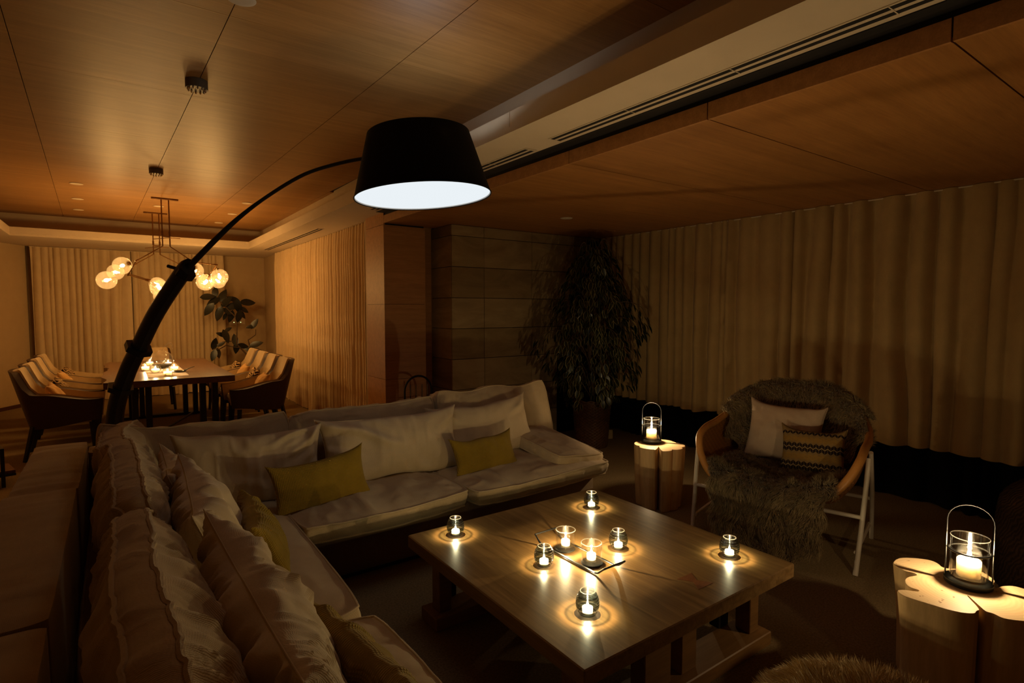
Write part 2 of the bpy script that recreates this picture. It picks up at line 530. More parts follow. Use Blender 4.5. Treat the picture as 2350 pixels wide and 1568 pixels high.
# stone clad chimney breast: real tiles with open joints
st = struct(slab('wall_stone', (2.79, 4.93, 0), (4.10, 5.5, 2.36), M['gap']))
lt = struct(slab('wall_lintel', (4.16, 4.93, 1.0), (5.02, 5.5, 2.36), M['gap']))
slab('recess_wall', (2.63, 5.36, 0), (2.80, 5.5, 2.36), M['veneer_v'], st)
def stone_mat():
    m, nt, b = base_mat('sandstone', .85, 0, .2)
    oi = nt.nodes.new('ShaderNodeObjectInfo')
    f = _noise(nt, _coord(nt, (1.6, 1.6, 5)), 1, 7, .62, 1.2)
    c = _ramp(nt, f, [(.25, lin(134, 112, 78)), (.5, lin(160, 136, 98)), (.75, lin(182, 158, 116))])
    c = _mul(nt, c, _ramp(nt, oi.outputs['Random'], [(0, (.62, .58, .50)), (.5, (.84, .82, .76)), (1, (1, 1, 1))]), 1)
    nt.links.new(c, b.inputs['Base Color'])
    _bump(nt, b, _noise(nt, _coord(nt, (14, 14, 40)), 1, 6, .6), .35, .004)
    return m
M['stone'] = stone_mat()
rows = [0, .313, .626, .94, 1.253, 1.566, 1.88, 2.19, 2.299]
rs = random.Random(4)
cols = [2.769, 3.156, 3.782, 4.152]
for r in range(8):
    z0, z1 = rows[r] + .0025, rows[r + 1] - .0025
    cc = list(cols)
    if r >= 3: cc = [2.769, 3.156, 3.782, 4.155, 4.41, 5.02]
    for k in range(len(cc) - 1):
        d = rs.uniform(-.002, .003)
        MB().box(((cc[k] + cc[k + 1]) / 2, 4.9215 - d / 2, (z0 + z1) / 2), (cc[k + 1] - cc[k] - .004, .017 + d, z1 - z0), .002).build('stone_tile', M['stone'], lt if cc[k] > 4.1 else st, smooth=False)
    MB().box((2.7795, (4.932 + 5.36) / 2, (z0 + z1) / 2), (.019, .424, z1 - z0), .002).build('stone_tile', M['stone'], st, smooth=False)
# return of the fireplace opening
for r in range(3):
    MB().box((4.142, 5.2, (rows[r] + rows[r + 1]) / 2), (.018, .52, rows[r + 1] - rows[r] - .005), .002).build('stone_tile', M['stone'], st, smooth=False)
fp = thing('fireplace_insert', 'black steel fireplace insert in the stone wall behind the tall ficus', 'fireplace', (4.59, 5.20, 0))
MB().box((0, .27, .49), (.82, .02, .96)).build('back_plate', M['black'], fp, smooth=False)
MB().box((0, .0, .12), (.82, .48, .24), .006).build('hearth_box', M['black'], fp, smooth=False)
MB().box((0, -.2, .6), (.80, .006, .70)).build('glass_door', glass('smoked fire glass', (.25, .24, .22)), fp, smooth=False)

# ------------------------------------------------------------------ curtains
def curtain(name, label, p0, p1, ztop, zbot, folds, amp, mat, seed, pinch=.35, hem=.012, group=None, nz=26, spp=12, sharp=.0, irr=.45):
    p0 = np.array(p0, float); p1 = np.array(p1, float)
    L = np.linalg.norm(p1 - p0); t = (p1 - p0) / L; n = np.array([-t[1], t[0]])
    rs = np.random.RandomState(seed)
    ns = folds * spp + 1
    s = np.linspace(0, 1, ns)
    ph = np.cumsum(np.clip(1 + irr * rs.randn(folds + 2), .45, 1.8)); ph = (ph - ph[0]) / (ph[folds] - ph[0])
    phase = np.interp(s, ph[:folds + 1], np.arange(folds + 1))
    am = np.interp(phase, np.arange(folds + 2), np.clip(1 + .75 * irr * rs.randn(folds + 2), .4, 1.7))
    P = np.zeros((nz, ns, 3))
    for i in range(nz):
        q = i / (nz - 1); z = zbot + (ztop - zbot) * q
        k = 1 - pinch * smooth((q - .9) / .1)
        drift = .12 * np.sin(phase * .9 + 3 * (1 - q)) * (1 - q) + .10 * vn(np.stack([phase * .6, np.full(ns, q * 2.), np.zeros(ns)], -1), seed)
        w = np.sin(2 * PI * (phase + drift))
        w = np.sign(w) * np.abs(w) ** (1 - sharp)
        w2 = .28 * np.sin(4 * PI * (phase + drift) + 1.3 * rs.rand())
        off = amp * am * k * (w + w2 * (1 - .5 * q))
        lat = .018 * np.cos(2 * PI * (phase + drift)) * k
        zz = z + (hem * vn(np.stack([phase * .7, np.zeros(ns), np.zeros(ns)], -1), seed + 3) if i == 0 else 0)
        xy = p0[None] + t[None] * (s * L + lat)[:, None] + n[None] * off[:, None]
        P[i, :, 0] = xy[:, 0]; P[i, :, 1] = xy[:, 1]; P[i, :, 2] = zz
    root = thing(name, label, 'curtain', (float((p0[0] + p1[0]) / 2), float((p0[1] + p1[1]) / 2), 0), 0, group)
    P[:, :, 0] -= (p0[0] + p1[0]) / 2; P[:, :, 1] -= (p0[1] + p1[1]) / 2
    MB().grid(P).build('cloth', mat, root, angle=80, merge=False)
    c0 = (p0 - p1) / 2; c1 = (p1 - p0) / 2
    MB().tube([(c0[0], c0[1], ztop - .004), (c1[0], c1[1], ztop - .004)], .006, 6).build('curtain_rail', M['plaster_soffit'], root)
    return root

curtain('curtain', 'cream pleated curtain on the far dining wall, its left panel', (-1.0, 11.03), (.24, 11.03), 2.395, .012, 13, .028, M['curtain_dining'], 3)
curtain('curtain', 'cream pleated curtain on the far dining wall, panel beside the rubber plant', (.25, 11.03), (1.60, 11.03), 2.395, .012, 16, .028, M['curtain_dining'], 5)
curtain('curtain', 'bright cream finely pleated curtain on the dining side wall beside the wood pillar', (2.27, 10.06), (2.27, 5.87), 2.395, .012, 44, .038, M['curtain_side'], 8, irr=.24)
curtain('curtain', 'long beige curtain across the right wall behind the rattan armchair', (4.80, 4.86), (4.80, -1.9), 2.297, .425, 50, .034, M['curtain_living'], 11, pinch=.2, hem=.02, sharp=.25)
curtain('blackout_curtain', 'black lining curtain reaching the floor below the long beige curtain', (4.90, 4.86), (4.90, -1.9), 2.29, .006, 46, .035, M['blackout'], 14, pinch=.1)

# ------------------------------------------------------------------ soft furnishing shapes
def pillow_mesh(w, h, t, seed, n=64, pinch=.10, wr=.012, power=.42, lift=.022, deform=None, ear=.0, folds=1.0):
    """knife-edged throw pillow: x width, y height, z thickness"""
    u = np.linspace(-1, 1, n); U, V_ = np.meshgrid(u, u, indexing='ij')
    U = np.sign(U) * np.abs(U) ** .8; V_ = np.sign(V_) * np.abs(V_) ** .8
    X = w / 2 * U * (1 - pinch * (1 - V_ ** 2)) ; Y = h / 2 * V_ * (1 - pinch * (1 - U ** 2))
    body = (np.clip(1 - U ** 2, 0, 1) * np.clip(1 - V_ ** 2, 0, 1)) ** power
    edge = (1 - body) * np.clip(body * 6, 0, 1)
    out = MB(); pts = []
    for sg in (1, -1):
        q = np.stack([X * 9 / max(w, .3) * .5, Y * 9 / max(w, .3) * .5, np.full_like(X, sg * 1.7 + seed)], -1)
        nz_ = vn(q, seed) * .6 + vn(q * 2.3, seed + 1) * .35
        # creases running in from the corners and along the seams
        rad = np.arctan2(Y, X)
        cr = np.sin(rad * 11 + seed + 2.5 * vn(q * .8, seed + 2)) * edge
        ridg = 1 - np.abs(vn(q * np.array([2.6, .9, 1]), seed + 5)) * 2
        Z = sg * (t / 2 * body * (1 + .10 * nz_) + wr * body * .5 * nz_ * 2 + folds * (wr * .5 * cr + wr * .55 * np.clip(ridg, 0, 1) * body))
        yy = Y + (wr * .8) * vn(np.stack([U * 2.2, V_ * 2.2, np.zeros_like(U)], -1), seed + 7) * (1 - body)
        yy = yy + lift * np.abs(U) ** 5 * smooth((V_ + .2) / 1.1)
        pts.append(np.stack([X, yy, Z], -1))
    a = pts[0]; b = pts[1]
    a[0, :, 2] = a[-1, :, 2] = a[:, 0, 2] = a[:, -1, 2] = 0
    b[0, :], b[-1, :], b[:, 0], b[:, -1] = a[0, :], a[-1, :], a[:, 0], a[:, -1]
    if deform is not None: a = deform(a); b = deform(b)
    out.grid(a); out.grid(b[::-1])
    return out, a

def seam_loop(a, step=1):
    n = a.shape[0]
    return [a[i, 0] for i in range(0, n - 1)] + [a[n - 1, j] for j in range(0, n - 1)] + \
           [a[i, n - 1] for i in range(n - 1, 0, -1)] + [a[0, j] for j in range(n - 1, 0, -1)]

def throw_pillow(name, label, mat, w, h, t, m, seed, group=None, seam=True, deform=None, **kw):
    root = thing(name, label, 'pillow', tuple(m.translation), 0, group)
    loc = m.copy(); loc.translation = (0, 0, 0)
    mb, a = pillow_mesh(w, h, t, seed, deform=deform, **kw)
    mb.build('cover', mat, root, angle=70, matrix=loc)
    if seam:
        lp = seam_loop(a)
        MB().tube([Vector(p) for p in lp], .0022, 5, closed=True).build('seam', mat, root, matrix=loc)
    return root

def box_cushion(w, d, h, seed, n=60, crown=.03, wr=.006, c=.10, deform=None, nband=5, wx=5., wy=5., bulge=.012, tuck=0.0):
    """boxed cushion: x width, y depth, z thickness; returns body builder and the two piping loops"""
    u = np.linspace(-1, 1, n); U, V_ = np.meshgrid(u, u, indexing='ij')
    U = np.sign(U) * np.abs(U) ** .75; V_ = np.sign(V_) * np.abs(V_) ** .75
    X = w / 2 * U * np.sqrt(1 - c * V_ ** 6); Y = d / 2 * V_ * np.sqrt(1 - c * U ** 6)
    cr = (1 - U ** 4) * (1 - V_ ** 4)
    tops = []
    for sg in (1, -1):
        q = np.stack([X * wx, Y * wy, np.full_like(X, seed * 1.3 + sg)], -1)
        nn = vn(q, seed) + .5 * vn(q * 2.1, seed + 1)
        rg = np.clip(1 - 2.2 * np.abs(vn(q * np.array([1.6, 1.6, 1.]), seed + 4)), 0, 1)
        Z = sg * (h / 2 + crown * cr) + wr * (nn + .9 * rg) * (.35 + .65 * np.clip(cr * 3, 0, 1))
        tops.append(np.stack([X, Y, Z], -1))
    la = np.array(seam_loop(tops[0])); lb = np.array(seam_loop(tops[1]))
    band = []
    ctr = np.array([0, 0, 0.])
    m = len(la); s = np.arange(m) * 1.0
    for k in range(nband):
        f = k / (nband - 1)
        p = la * (1 - f) + lb * f
        out = p * np.array([1 / (w / 2), 1 / (d / 2), 0]); nrm = out / np.maximum(np.linalg.norm(out, axis=1), 1e-6)[:, None]
        am = bulge * 4 * f * (1 - f)
        wrk = vn(np.stack([p[:, 0] * 22, p[:, 1] * 22, np.full(m, f * 1.5)], -1), seed + 9) * wr * 1.1 * 4 * f * (1 - f)
        p = p + nrm * (am + wrk)[:, None]
        band.append(p)
    B = np.array(band)
    if tuck:
        f = np.linspace(0, 1, nband)[:, None]
        for kk, hw in ((0, w / 2), (1, d / 2)):
            B[..., kk] *= 1 - tuck / hw * f
            tops[1][..., kk] *= 1 - tuck / hw
    if deform is not None:
        tops = [deform(t) for t in tops]; B = deform(B)
        la, lb = B[0], B[-1]
    mb = MB().grid(tops[0]); mb.grid(tops[1][::-1])
    mb.grid(B, wrap_v=True)
    return mb, la, lb

def cushion_part(name, parent, m, args, mat, seed, pip=True, pr=.0055, **kw):
    mb, la, lb = box_cushion(*args, seed, **kw)
    o = mb.build(name, mat, parent, angle=60, matrix=m)
    if pip:
        for l in (la, lb):
            MB().tube([Vector(p) for p in l], pr, 6, closed=True).build('piping', mat, o)
    return o

# ------------------------------------------------------------------ sectional sofa
sofa = thing('sectional_sofa', 'large low L-shaped linen sectional sofa with piped loose cushions', 'sofa', (0, 0, 0))
def upholstered(name, lo, hi, mat, b=.03, parent=sofa):
    c = [(p + q) / 2 for p, q in zip(lo, hi)]; s = [q - p for p, q in zip(lo, hi)]
    return MB().box(c, s, b).build(name, mat, parent, angle=50)
upholstered('base', (.62, 2.86, .035), (2.77, 3.85, .285), M['sofa_base'], .012)
upholstered('base', (-.30, .2, .035), (.615, 3.85, .285), M['sofa_base'], .012)
upholstered('plinth', (.60, 2.90, .0), (2.72, 3.75, .036), M['blackwood'], .002)
upholstered('plinth', (-.25, .3, .0), (.595, 3.75, .036), M['blackwood'], .002)
# upholstered back frame: long left run in cloth panels, then along the back
def panel_top(lo, hi, seed, name='back_frame'):
    def dfm(P):
        P = P.copy()
        q = np.stack([P[..., 0] * 3, P[..., 1] * 26, P[..., 2] * 2], -1)
        P[..., 2] += .004 * vn(q, seed) * (P[..., 2] > 0)
        return P
    c = [(p + q) / 2 for p, q in zip(lo, hi)]; s = [q - p for p, q in zip(lo, hi)]
    mb, la, lb = box_cushion(s[0], s[1], s[2], seed, n=40, crown=.012, wr=.002, c=.05, bulge=.004, deform=dfm)
    o = mb.build(name, M['sofa_frame'], sofa, angle=50); o.location = c
    return o
panel_top((-.375, 2.965, .04), (-.145, 3.99, .69), 21)
panel_top((-.385, 1.70, .04), (-.150, 2.955, .70), 22)
panel_top((-.385, .30, .04), (-.150, 1.69, .70), 23)
panel_top((-.14, 3.80, .04), (1.30, 3.995, .66), 24)
panel_top((1.31, 3.80, .04), (2.78, 3.995, .66), 25)

def droop(front_y, amt, seed, fx=2.3):
    def f(P):
        P = P.copy()
        k = smooth((front_y - P[..., 1]) / .30 + .5)
        P[..., 2] += k * (amt * vn(np.stack([P[..., 0] * fx, np.zeros_like(P[..., 0]), np.full_like(P[..., 0], seed)], -1), seed) - amt * .4)
        P[..., 1] += k * .018 * vn(np.stack([P[..., 0] * 2.0, np.full_like(P[..., 0], 3.), np.full_like(P[..., 0], seed)], -1), seed + 2)
        return P
    return f
T = Matrix.Translation
cushion_part('seat_cushion', sofa, T((1.195, 3.235, .337)), (.97, 1.01, .085), M['sofa'], 31, crown=.022, tuck=.014, deform=droop(-.42, .026, 31), wr=.009, wx=8, wy=4)
cushion_part('seat_cushion', sofa, T((2.265, 3.235, .330)), (1.14, 1.02, .085), M['sofa'], 33, crown=.030, tuck=.014, deform=droop(-.42, .030, 37), wr=.010, wx=5, wy=4)
cushion_part('seat_cushion', sofa, T((.29, 2.80, .334)), (.83, 1.87, .085), M['sofa'], 35, crown=.022, wr=.004, wx=5, wy=5)
cushion_part('seat_cushion', sofa, T((.30, 1.22, .338)), (.85, 1.24, .085), M['sofa'], 36, crown=.022, wr=.006, wx=3, wy=12)

# loose back cushions of the rear run
def sag(amt, h, seed, side=0.0):
    def f(P):
        P = P.copy()
        x = P[..., 0] / .5; k = smooth((P[..., 1] / h) + .5)
        P[..., 1] -= amt * k * np.clip(1 - x ** 2, 0, 1) - side * k * x
        P[..., 1] += .020 * k * vn(np.stack([P[..., 0] * 4, np.zeros_like(x), np.full_like(x, seed)], -1), seed)
        P[..., 2] += .022 * vn(np.stack([P[..., 0] * 2.4, P[..., 1] * 3, np.full_like(x, seed + .5)], -1), seed + 3)
        return P
    return f
def lean(x, y, z, ang, dx=1.0, dyv=0.0):
    """cushion standing on its long edge, leaning back by ang degrees; x axis (dx, dyv)"""
    ex = Vector((dx, dyv, 0)).normalized(); back = Vector((-ex.y, ex.x, 0))
    a = math.radians(ang)
    up = Vector((0, 0, 1)) * math.cos(a) + back * math.sin(a)
    return frame((x, y, z), ex, up)
cushion_part('back_cushion', sofa, lean(.385, 3.60, .585, 16), (.95, .50, .13), M['sofa'], 41, crown=.05, deform=sag(.060, .5, 41, -.015), wr=.012)
cushion_part('back_cushion', sofa, lean(1.36, 3.60, .575, 16), (1.00, .48, .13), M['sofa'], 43, crown=.05, deform=sag(.030, .5, 43, .01), wr=.012)
cushion_part('back_cushion', sofa, lean(2.40, 3.60, .595, 17, 1, .03), (1.02, .50, .13), M['sofa'], 47, crown=.05, deform=sag(.012, .5, 47, .0), wr=.013, wx=10, wy=3)
# and of the left run, seen along their piped top bands
def lside(x, y, z, ang, yaw=0):
    c, s = math.cos(math.radians(yaw)), math.sin(math.radians(yaw))
    return lean(x, y, z, ang, s, -c) if False else lean(x, y, z, ang, -s * 0 + math.sin(math.radians(yaw)), c)
def gather(seed, d=.52):
    def f(P):
        P = P.copy()
        x, y, z = P[..., 0], P[..., 1], P[..., 2]
        o_ = np.full_like(x, seed * 1.0)
        warp = .25 * vn(np.stack([x * 5, y * 4, o_], -1), seed + 8)
        q = np.stack([(x + warp * .16) * 15, y * 2.6, o_ + np.sign(z) * 2], -1)
        r = np.clip(1 - 1.9 * np.abs(vn(q, seed)), 0, 1) ** 1.3
        q2 = np.stack([(x + warp * .1) * 34, y * 4.0, o_ + np.sign(z)], -1)
        r2 = np.clip(1 - 1.8 * np.abs(vn(q2, seed + 4)), 0, 1) ** 1.3
        up = smooth((y + .16) / .3)
        edge = 1 - .72 * smooth((np.abs(y) / (d / 2) - .86) / .14)
        P[..., 2] += np.sign(z) * np.clip(np.abs(z) / .035, 0, 1) * up * edge * (.019 * (r - .4) + .010 * (r2 - .4))
        P[..., 1] += .011 * vn(np.stack([x * 5, np.zeros_like(x), o_], -1), seed + 1) + .0035 * up * (1 - np.clip(np.abs(z) / .06, 0, 1)) * (r2 - .4)
        P[..., 2] += .02 * vn(np.stack([x * 3, y * 3, o_], -1), seed + 2)
        return P
    return f
cushion_part('back_cushion', sofa, lside(.035, 3.47, .57, 10, 4), (.78, .49, .10), M['sofa'], 51, n=90, crown=.065, deform=gather(51), wr=.005, pr=.007, c=.2)
cushion_part('back_cushion', sofa, lside(.045, 2.73, .585, 9, -1.5), (1.16, .52, .085), M['sofa'], 53, n=120, crown=.075, deform=gather(53), wr=.006, pr=.0075, c=.2)
cushion_part('back_cushion', sofa, lside(.070, 1.50, .585, 9, -1.0), (1.18, .54, .085), M['sofa'], 57, n=120, crown=.08, deform=gather(57), wr=.007, pr=.0075, c=.2)
# flat arm cushion lying on the right end of the seat
cushion_part('arm_cushion', sofa, frame((2.63, 3.20, .438), (1, -.02, -.10), (.02, 1, .10)), (.42, .74, .075), M['sofa'], 61, crown=.028, wr=.006, wx=7, wy=7, deform=droop(-.30, .02, 61))

# ------------------------------------------------------------------ throw pillows
def bend(a, seed):
    def f(P):
        P = P.copy(); P[..., 2] += a * (P[..., 0] ** 2) ; return P
    return f
def creases(lines):
    """soft folds along straight lines (x0, y0, x1, y1, height, half width) of a pillow face"""
    def f(P):
        P = P.copy(); x, y = P[..., 0], P[..., 1]
        for x0, y0, x1, y1, a, w in lines:
            L = math.hypot(x1 - x0, y1 - y0); tx, ty = (x1 - x0) / L, (y1 - y0) / L
            u = (x - x0) * tx + (y - y0) * ty; v = -(x - x0) * ty + (y - y0) * tx
            v = v + .012 * np.sin(u * 17 + x0 * 40)
            k = smooth(u / (.12 * L)) * smooth((L - u) / (.55 * L))
            P[..., 2] += np.sign(P[..., 2]) * np.clip(np.abs(P[..., 2]) / .02, 0, 1) * k * a * (np.exp(-(v / w) ** 2) - .55 * np.exp(-((v - 1.7 * w) / w) ** 2))
        return P
    return f
throw_pillow('throw_pillow', 'greige linen pillow with a crumpled corner, leaning in the corner of the sofa', M['pillow'], .78, .40, .16,
             frame((.60, 3.34, .565), (1, -.08, -.01), (0, .30, .95)), 71, group='greige pillows on the sofa', wr=.022, n=90, deform=creases([(.38, .20, .12, -.02, .026, .022), (.36, .19, .20, -.10, .022, .020), (.30, .20, .04, .08, .018, .018), (.38, .12, .24, -.02, .020, .016), (-.3, -.05, .1, -.12, .010, .03)]))
throw_pillow('throw_pillow', 'wide greige linen pillow at the middle of the rear sofa run', M['pillow'], .96, .40, .16,
             frame((1.44, 3.32, .57), (1, -.03, .0), (0, .33, .94)), 73, group='greige pillows on the sofa', wr=.018, n=90, deform=creases([(-.46, .20, .12, -.04, .030, .030), (-.44, .05, -.20, -.08, .012, .02), (.44, .18, .25, .02, .012, .025)]))
throw_pillow('throw_pillow', 'greige linen pillow with a raised pointed corner beside the sofa arm cushion', M['pillow'], .84, .40, .16,
             frame((2.17, 3.39, .575), (1, -.04, .055), (-.06, .38, .92)), 75, group='greige pillows on the sofa', wr=.015, n=90, folds=.6, deform=creases([(.40, .19, .18, .04, .014, .025), (-.38, .19, -.18, .06, .014, .022)]))
throw_pillow('throw_pillow', 'mustard waffle pillow in front of the crumpled greige pillow in the sofa corner', M['mustard'], .56, .27, .12,
             frame((.90, 3.06, .50), (1, .14, .06), (-.10, .25, .95)), 77, group='mustard pillows on the sofa', wr=.006, seam=False, pinch=.11, folds=.5)
throw_pillow('throw_pillow', 'mustard waffle pillow propped against the pillow beside the sofa arm cushion', M['mustard'], .50, .235, .12,
             frame((1.985, 3.09, .488), (1, .02, .035), (-.10, .36, .92)), 79, group='mustard pillows on the sofa', wr=.007, seam=False, pinch=.11, folds=.6)
def crumple(seed, a=.010):
    def f(P):
        P = P.copy()
        x, y, z = P[..., 0], P[..., 1], P[..., 2]
        o_ = np.full_like(x, seed * 1.0)
        warp = vn(np.stack([x * 5, y * 4, o_], -1), seed + 8)
        r = np.clip(1 - 1.9 * np.abs(vn(np.stack([(x + warp * .05) * 13, y * 2.8, o_ + np.sign(z)], -1), seed)), 0, 1) ** 1.3
        r2 = np.clip(1 - 1.8 * np.abs(vn(np.stack([(x + warp * .02) * 30, y * 4.5, o_ + np.sign(z)], -1), seed + 4)), 0, 1) ** 1.3
        k = np.clip(np.abs(z) / .03, 0, 1) * smooth((y + .20) / .3)
        P[..., 2] += np.sign(z) * k * (a * (r - .35) * 1.7 + a * .75 * (r2 - .35))
        P[..., 1] += .012 * vn(np.stack([x * 6, y * 3, o_], -1), seed + 1)
        return P
    return f
throw_pillow('throw_pillow', 'greige linen pillow half hidden in the far corner of the left sofa run', M['pillow'], .62, .40, .17,
             frame((.235, 3.00, .565), (.02, 1, 0), (-.34, 0, .93)), 81, group='greige pillows on the sofa', wr=.012, n=110, deform=crumple(81))
throw_pillow('throw_pillow', 'rumpled greige linen pillow on the left sofa run behind the lone standing mustard pillow', M['pillow'], .92, .44, .21,
             frame((.285, 2.42, .575), (.04, 1, 0), (-.36, 0, .92)), 83, group='greige pillows on the sofa', wr=.014, n=110, deform=crumple(83, .014))
throw_pillow('throw_pillow', 'rumpled greige linen pillow nearest the camera on the left sofa run', M['pillow'], 1.02, .46, .22,
             frame((.315, 1.46, .575), (-.03, 1, 0), (-.34, 0, .93)), 87, group='greige pillows on the sofa', wr=.016, n=110, deform=crumple(87, .016))
throw_pillow('throw_pillow', 'mustard waffle pillow standing on the left sofa seat near its corner', M['mustard'], .55, .28, .15,
             frame((.475, 2.44, .505), (.09, 1, 0), (-.42, 0, .9)), 89, group='mustard pillows on the sofa', wr=.007, seam=False, pinch=.11, n=80, deform=crumple(89, .007))
throw_pillow('throw_pillow', 'mustard waffle pillow cut off by the bottom edge, on the near left seat', M['mustard'], .68, .27, .13,
             frame((.50, 1.36, .505), (-.16, 1, -.02), (-.42, 0, .9)), 91, group='mustard pillows on the sofa', wr=.008, seam=False, pinch=.11, n=80, deform=crumple(91, .007))

# ------------------------------------------------------------------ coffee table
tb = thing('coffee_table', 'low square solid elm coffee table in the middle of the seating', 'table', (1.70, 1.78, 0), 0)
MB().box((0, 0, .35), (1.20, 1.22, .06), .004).build('tabletop', M['table'], tb, angle=30)
kx, ky = .13, -.46
MB().prism([(kx - .045, ky - .05), (kx - .012, ky), (kx - .045, ky + .05), (kx + .045, ky + .05), (kx + .012, ky), (kx + .045, ky - .05)], .372, .3806).build('butterfly_key', M['key'], tb, smooth=False)
for sy in (-.46, .46):
    MB().box((0, sy, .03), (1.14, .15, .06), .004).build('foot_rail', M['table_leg'], tb, angle=30)
    for x, wx_ in ((-.50, .065), (-.125, .145), (.055, .09), (.50, .065)):
        MB().box((x, sy, .19), (wx_, .07, .26), .003).build('post', M['table_leg'], tb, angle=30)
    for x in (-.42, .43):
        MB().box((x, sy + .09, .19), (.07, .05, .26), .003).build('brace_post', M['blackwood'], tb, angle=30)
for x in (-.50, .50):
    MB().box((x, 0, .30), (.05, .86, .04), .003).build('side_rail', M['blackwood'], tb, angle=30)

# ---- candles
def flame_mesh(z0, h=.022, r=.0048):
    return MB().lathe([(.0006, z0), (r * .8, z0 + h * .18), (r, z0 + h * .34), (r * .62, z0 + h * .66), (.0003, z0 + h)], 10)

def votive_bands():  # clear and dark tints placed to throw light rings and shade around each candle
    cl, dk, md = (.92, .95, .92), (.16, .20, .22), (.36, .43, .45)
    st_ = [(0, dk), (.095, dk), (.105, cl), (.13, cl), (.145, dk), (.215, md), (.235, dk), (.262, cl), (.292, cl), (.315, md), (.345, dk), (.42, dk), (.46, dk), (.50, dk), (.54, md), (.60, md), (.64, dk), (.70, md), (.75, md), (.79, dk), (.86, md), (1.0, (.5, .56, .58))]
    return st_
M['votive_blue'] = glass('smoky blue ribbed glass', (.4, .5, .52), 1.3, (.085, votive_bands()), .05)
bb2 = [(p, tuple(min(1, c * 1.15 + .12) for c in col)) for p, col in votive_bands()]
M['votive_grey'] = glass('pale grey ribbed glass', (.6, .7, .7), 1.3, (.085, bb2), .05)

def votive(loc, label, mat, watts=P_TABLE, parent=None):
    t = thing('votive_holder', label, 'candle holder', loc, 0, 'ribbed glass votives on the coffee table')
    prof = []
    N = 64
    for i in range(N + 1):
        q = i / N; z = .003 + .080 * q
        r = .0245 + .0165 * math.sin(PI * min(1, (q * .94 + .06))) ** .75
        r += .0011 * math.cos(2 * PI * q * 9)
        prof.append((r, z))
    MB().lathe(prof, 40, close=False).build('glass_bowl', mat, t, angle=80)
    MB().lathe([(.0, .0), (.023, .0), (.025, .003), (.0245, .006), (.0, .007)], 32).build('glass_foot', M['clearglass'], t)
    r0 = prof[-1][0]
    MB().tube([(r0 * math.cos(a * PI / 16), r0 * math.sin(a * PI / 16), .0835) for a in range(32)], .0016, 6, closed=True).build('rim', M['rimglass'], t)
    w = MB().lathe([(.0, .007), (.0185, .007), (.0190, .010), (.0190, .0245), (.017, .026), (.0, .0255)], 28).build('tealight', M['wax'], t)
    flame_mesh(.0262, .020).build('flame', M['flame'], w)
    lamp('flame_light', (0, 0, .040), watts, CANDLE, t, .0015)
    return t
TZ = .3801
votive((1.287, 2.262, TZ), 'smoky ribbed glass votive at the sofa-corner end of the coffee table', M['votive_blue'])
votive((2.068, 2.155, TZ), 'smoky ribbed glass votive at the table corner by the small stump', M['votive_blue'])
votive((1.431, 1.772, TZ), 'dark ribbed glass votive just left of the black candle tray', M['votive_blue'], P_TABLE * .8)
votive((1.805, 1.707, TZ), 'palest ribbed glass votive just right of the black candle tray', M['votive_grey'])
votive((2.140, 1.372, TZ), 'dark blue ribbed glass votive at the table corner by the armchair', M['votive_blue'])
votive((1.321, 1.392, TZ), 'nearest ribbed glass votive, at the front corner of the coffee table', M['votive_blue'], P_TABLE * 1.3)

tr = thing('candle_tray', 'narrow black metal candle tray with upturned handles in the middle of the coffee table', 'tray', (1.603, 1.755, TZ), math.radians(1))
def flat_bar(pts, w, th):
    mb = MB(); pts = [Vector(p) for p in pts]
    mb.tube(pts, w / 2, 8, flat=th / w); return mb
for sx in (-.058, .058):
    flat_bar([(sx, -.165, .006), (sx, .165, .006)], .012, .006).build('rail', M['black'], tr)
for sy in (-1, 1):
    MB().tube([(-.058, sy * .165, .006), (-.060, sy * .185, .014), (-.062, sy * .215, .040), (.062, sy * .215, .040), (.060, sy * .185, .014), (.058, sy * .165, .006)], .0042, 8).build('handle', M['black'], tr)
for sy in (-.088, .080):
    MB().lathe([(.0, .004), (.044, .004), (.0455, .0055), (.044, .0075), (.0, .0075)], 36, (0, sy, 0)).build('ring_plate', M['black'], tr)
def clear_holder(loc, label):
    t = thing('glass_candle_holder', label, 'candle holder', loc, 0, 'clear glass holders on the black tray')
    MB().lathe([(.0, .0), (.040, .0), (.0435, .004), (.0440, .080), (.0425, .0835), (.040, .080), (.0388, .016), (.0, .013)], 44).build('glass_cylinder', M['clearglass'], t, angle=60)
    MB().tube([(.0422 * math.cos(a * PI / 18), .0422 * math.sin(a * PI / 18), .0835) for a in range(36)], .0020, 6, closed=True).build('rim', M['rimglass'], t)
    w = MB().lathe([(.0, .0132), (.0185, .0132), (.019, .016), (.019, .036), (.017, .0375), (.0, .037)], 28).build('tealight', M['wax'], t)
    flame_mesh(.0378, .022).build('flame', M['flame'], w)
    lamp('flame_light', (0, 0, .052), P_CLEAR, CANDLE, t, .004)
clear_holder((1.6045, 1.835, TZ + .0076), 'clear glass candle holder at the sofa end of the black tray')
clear_holder((1.6015, 1.667, TZ + .0076), 'clear glass candle holder at the near end of the black tray')

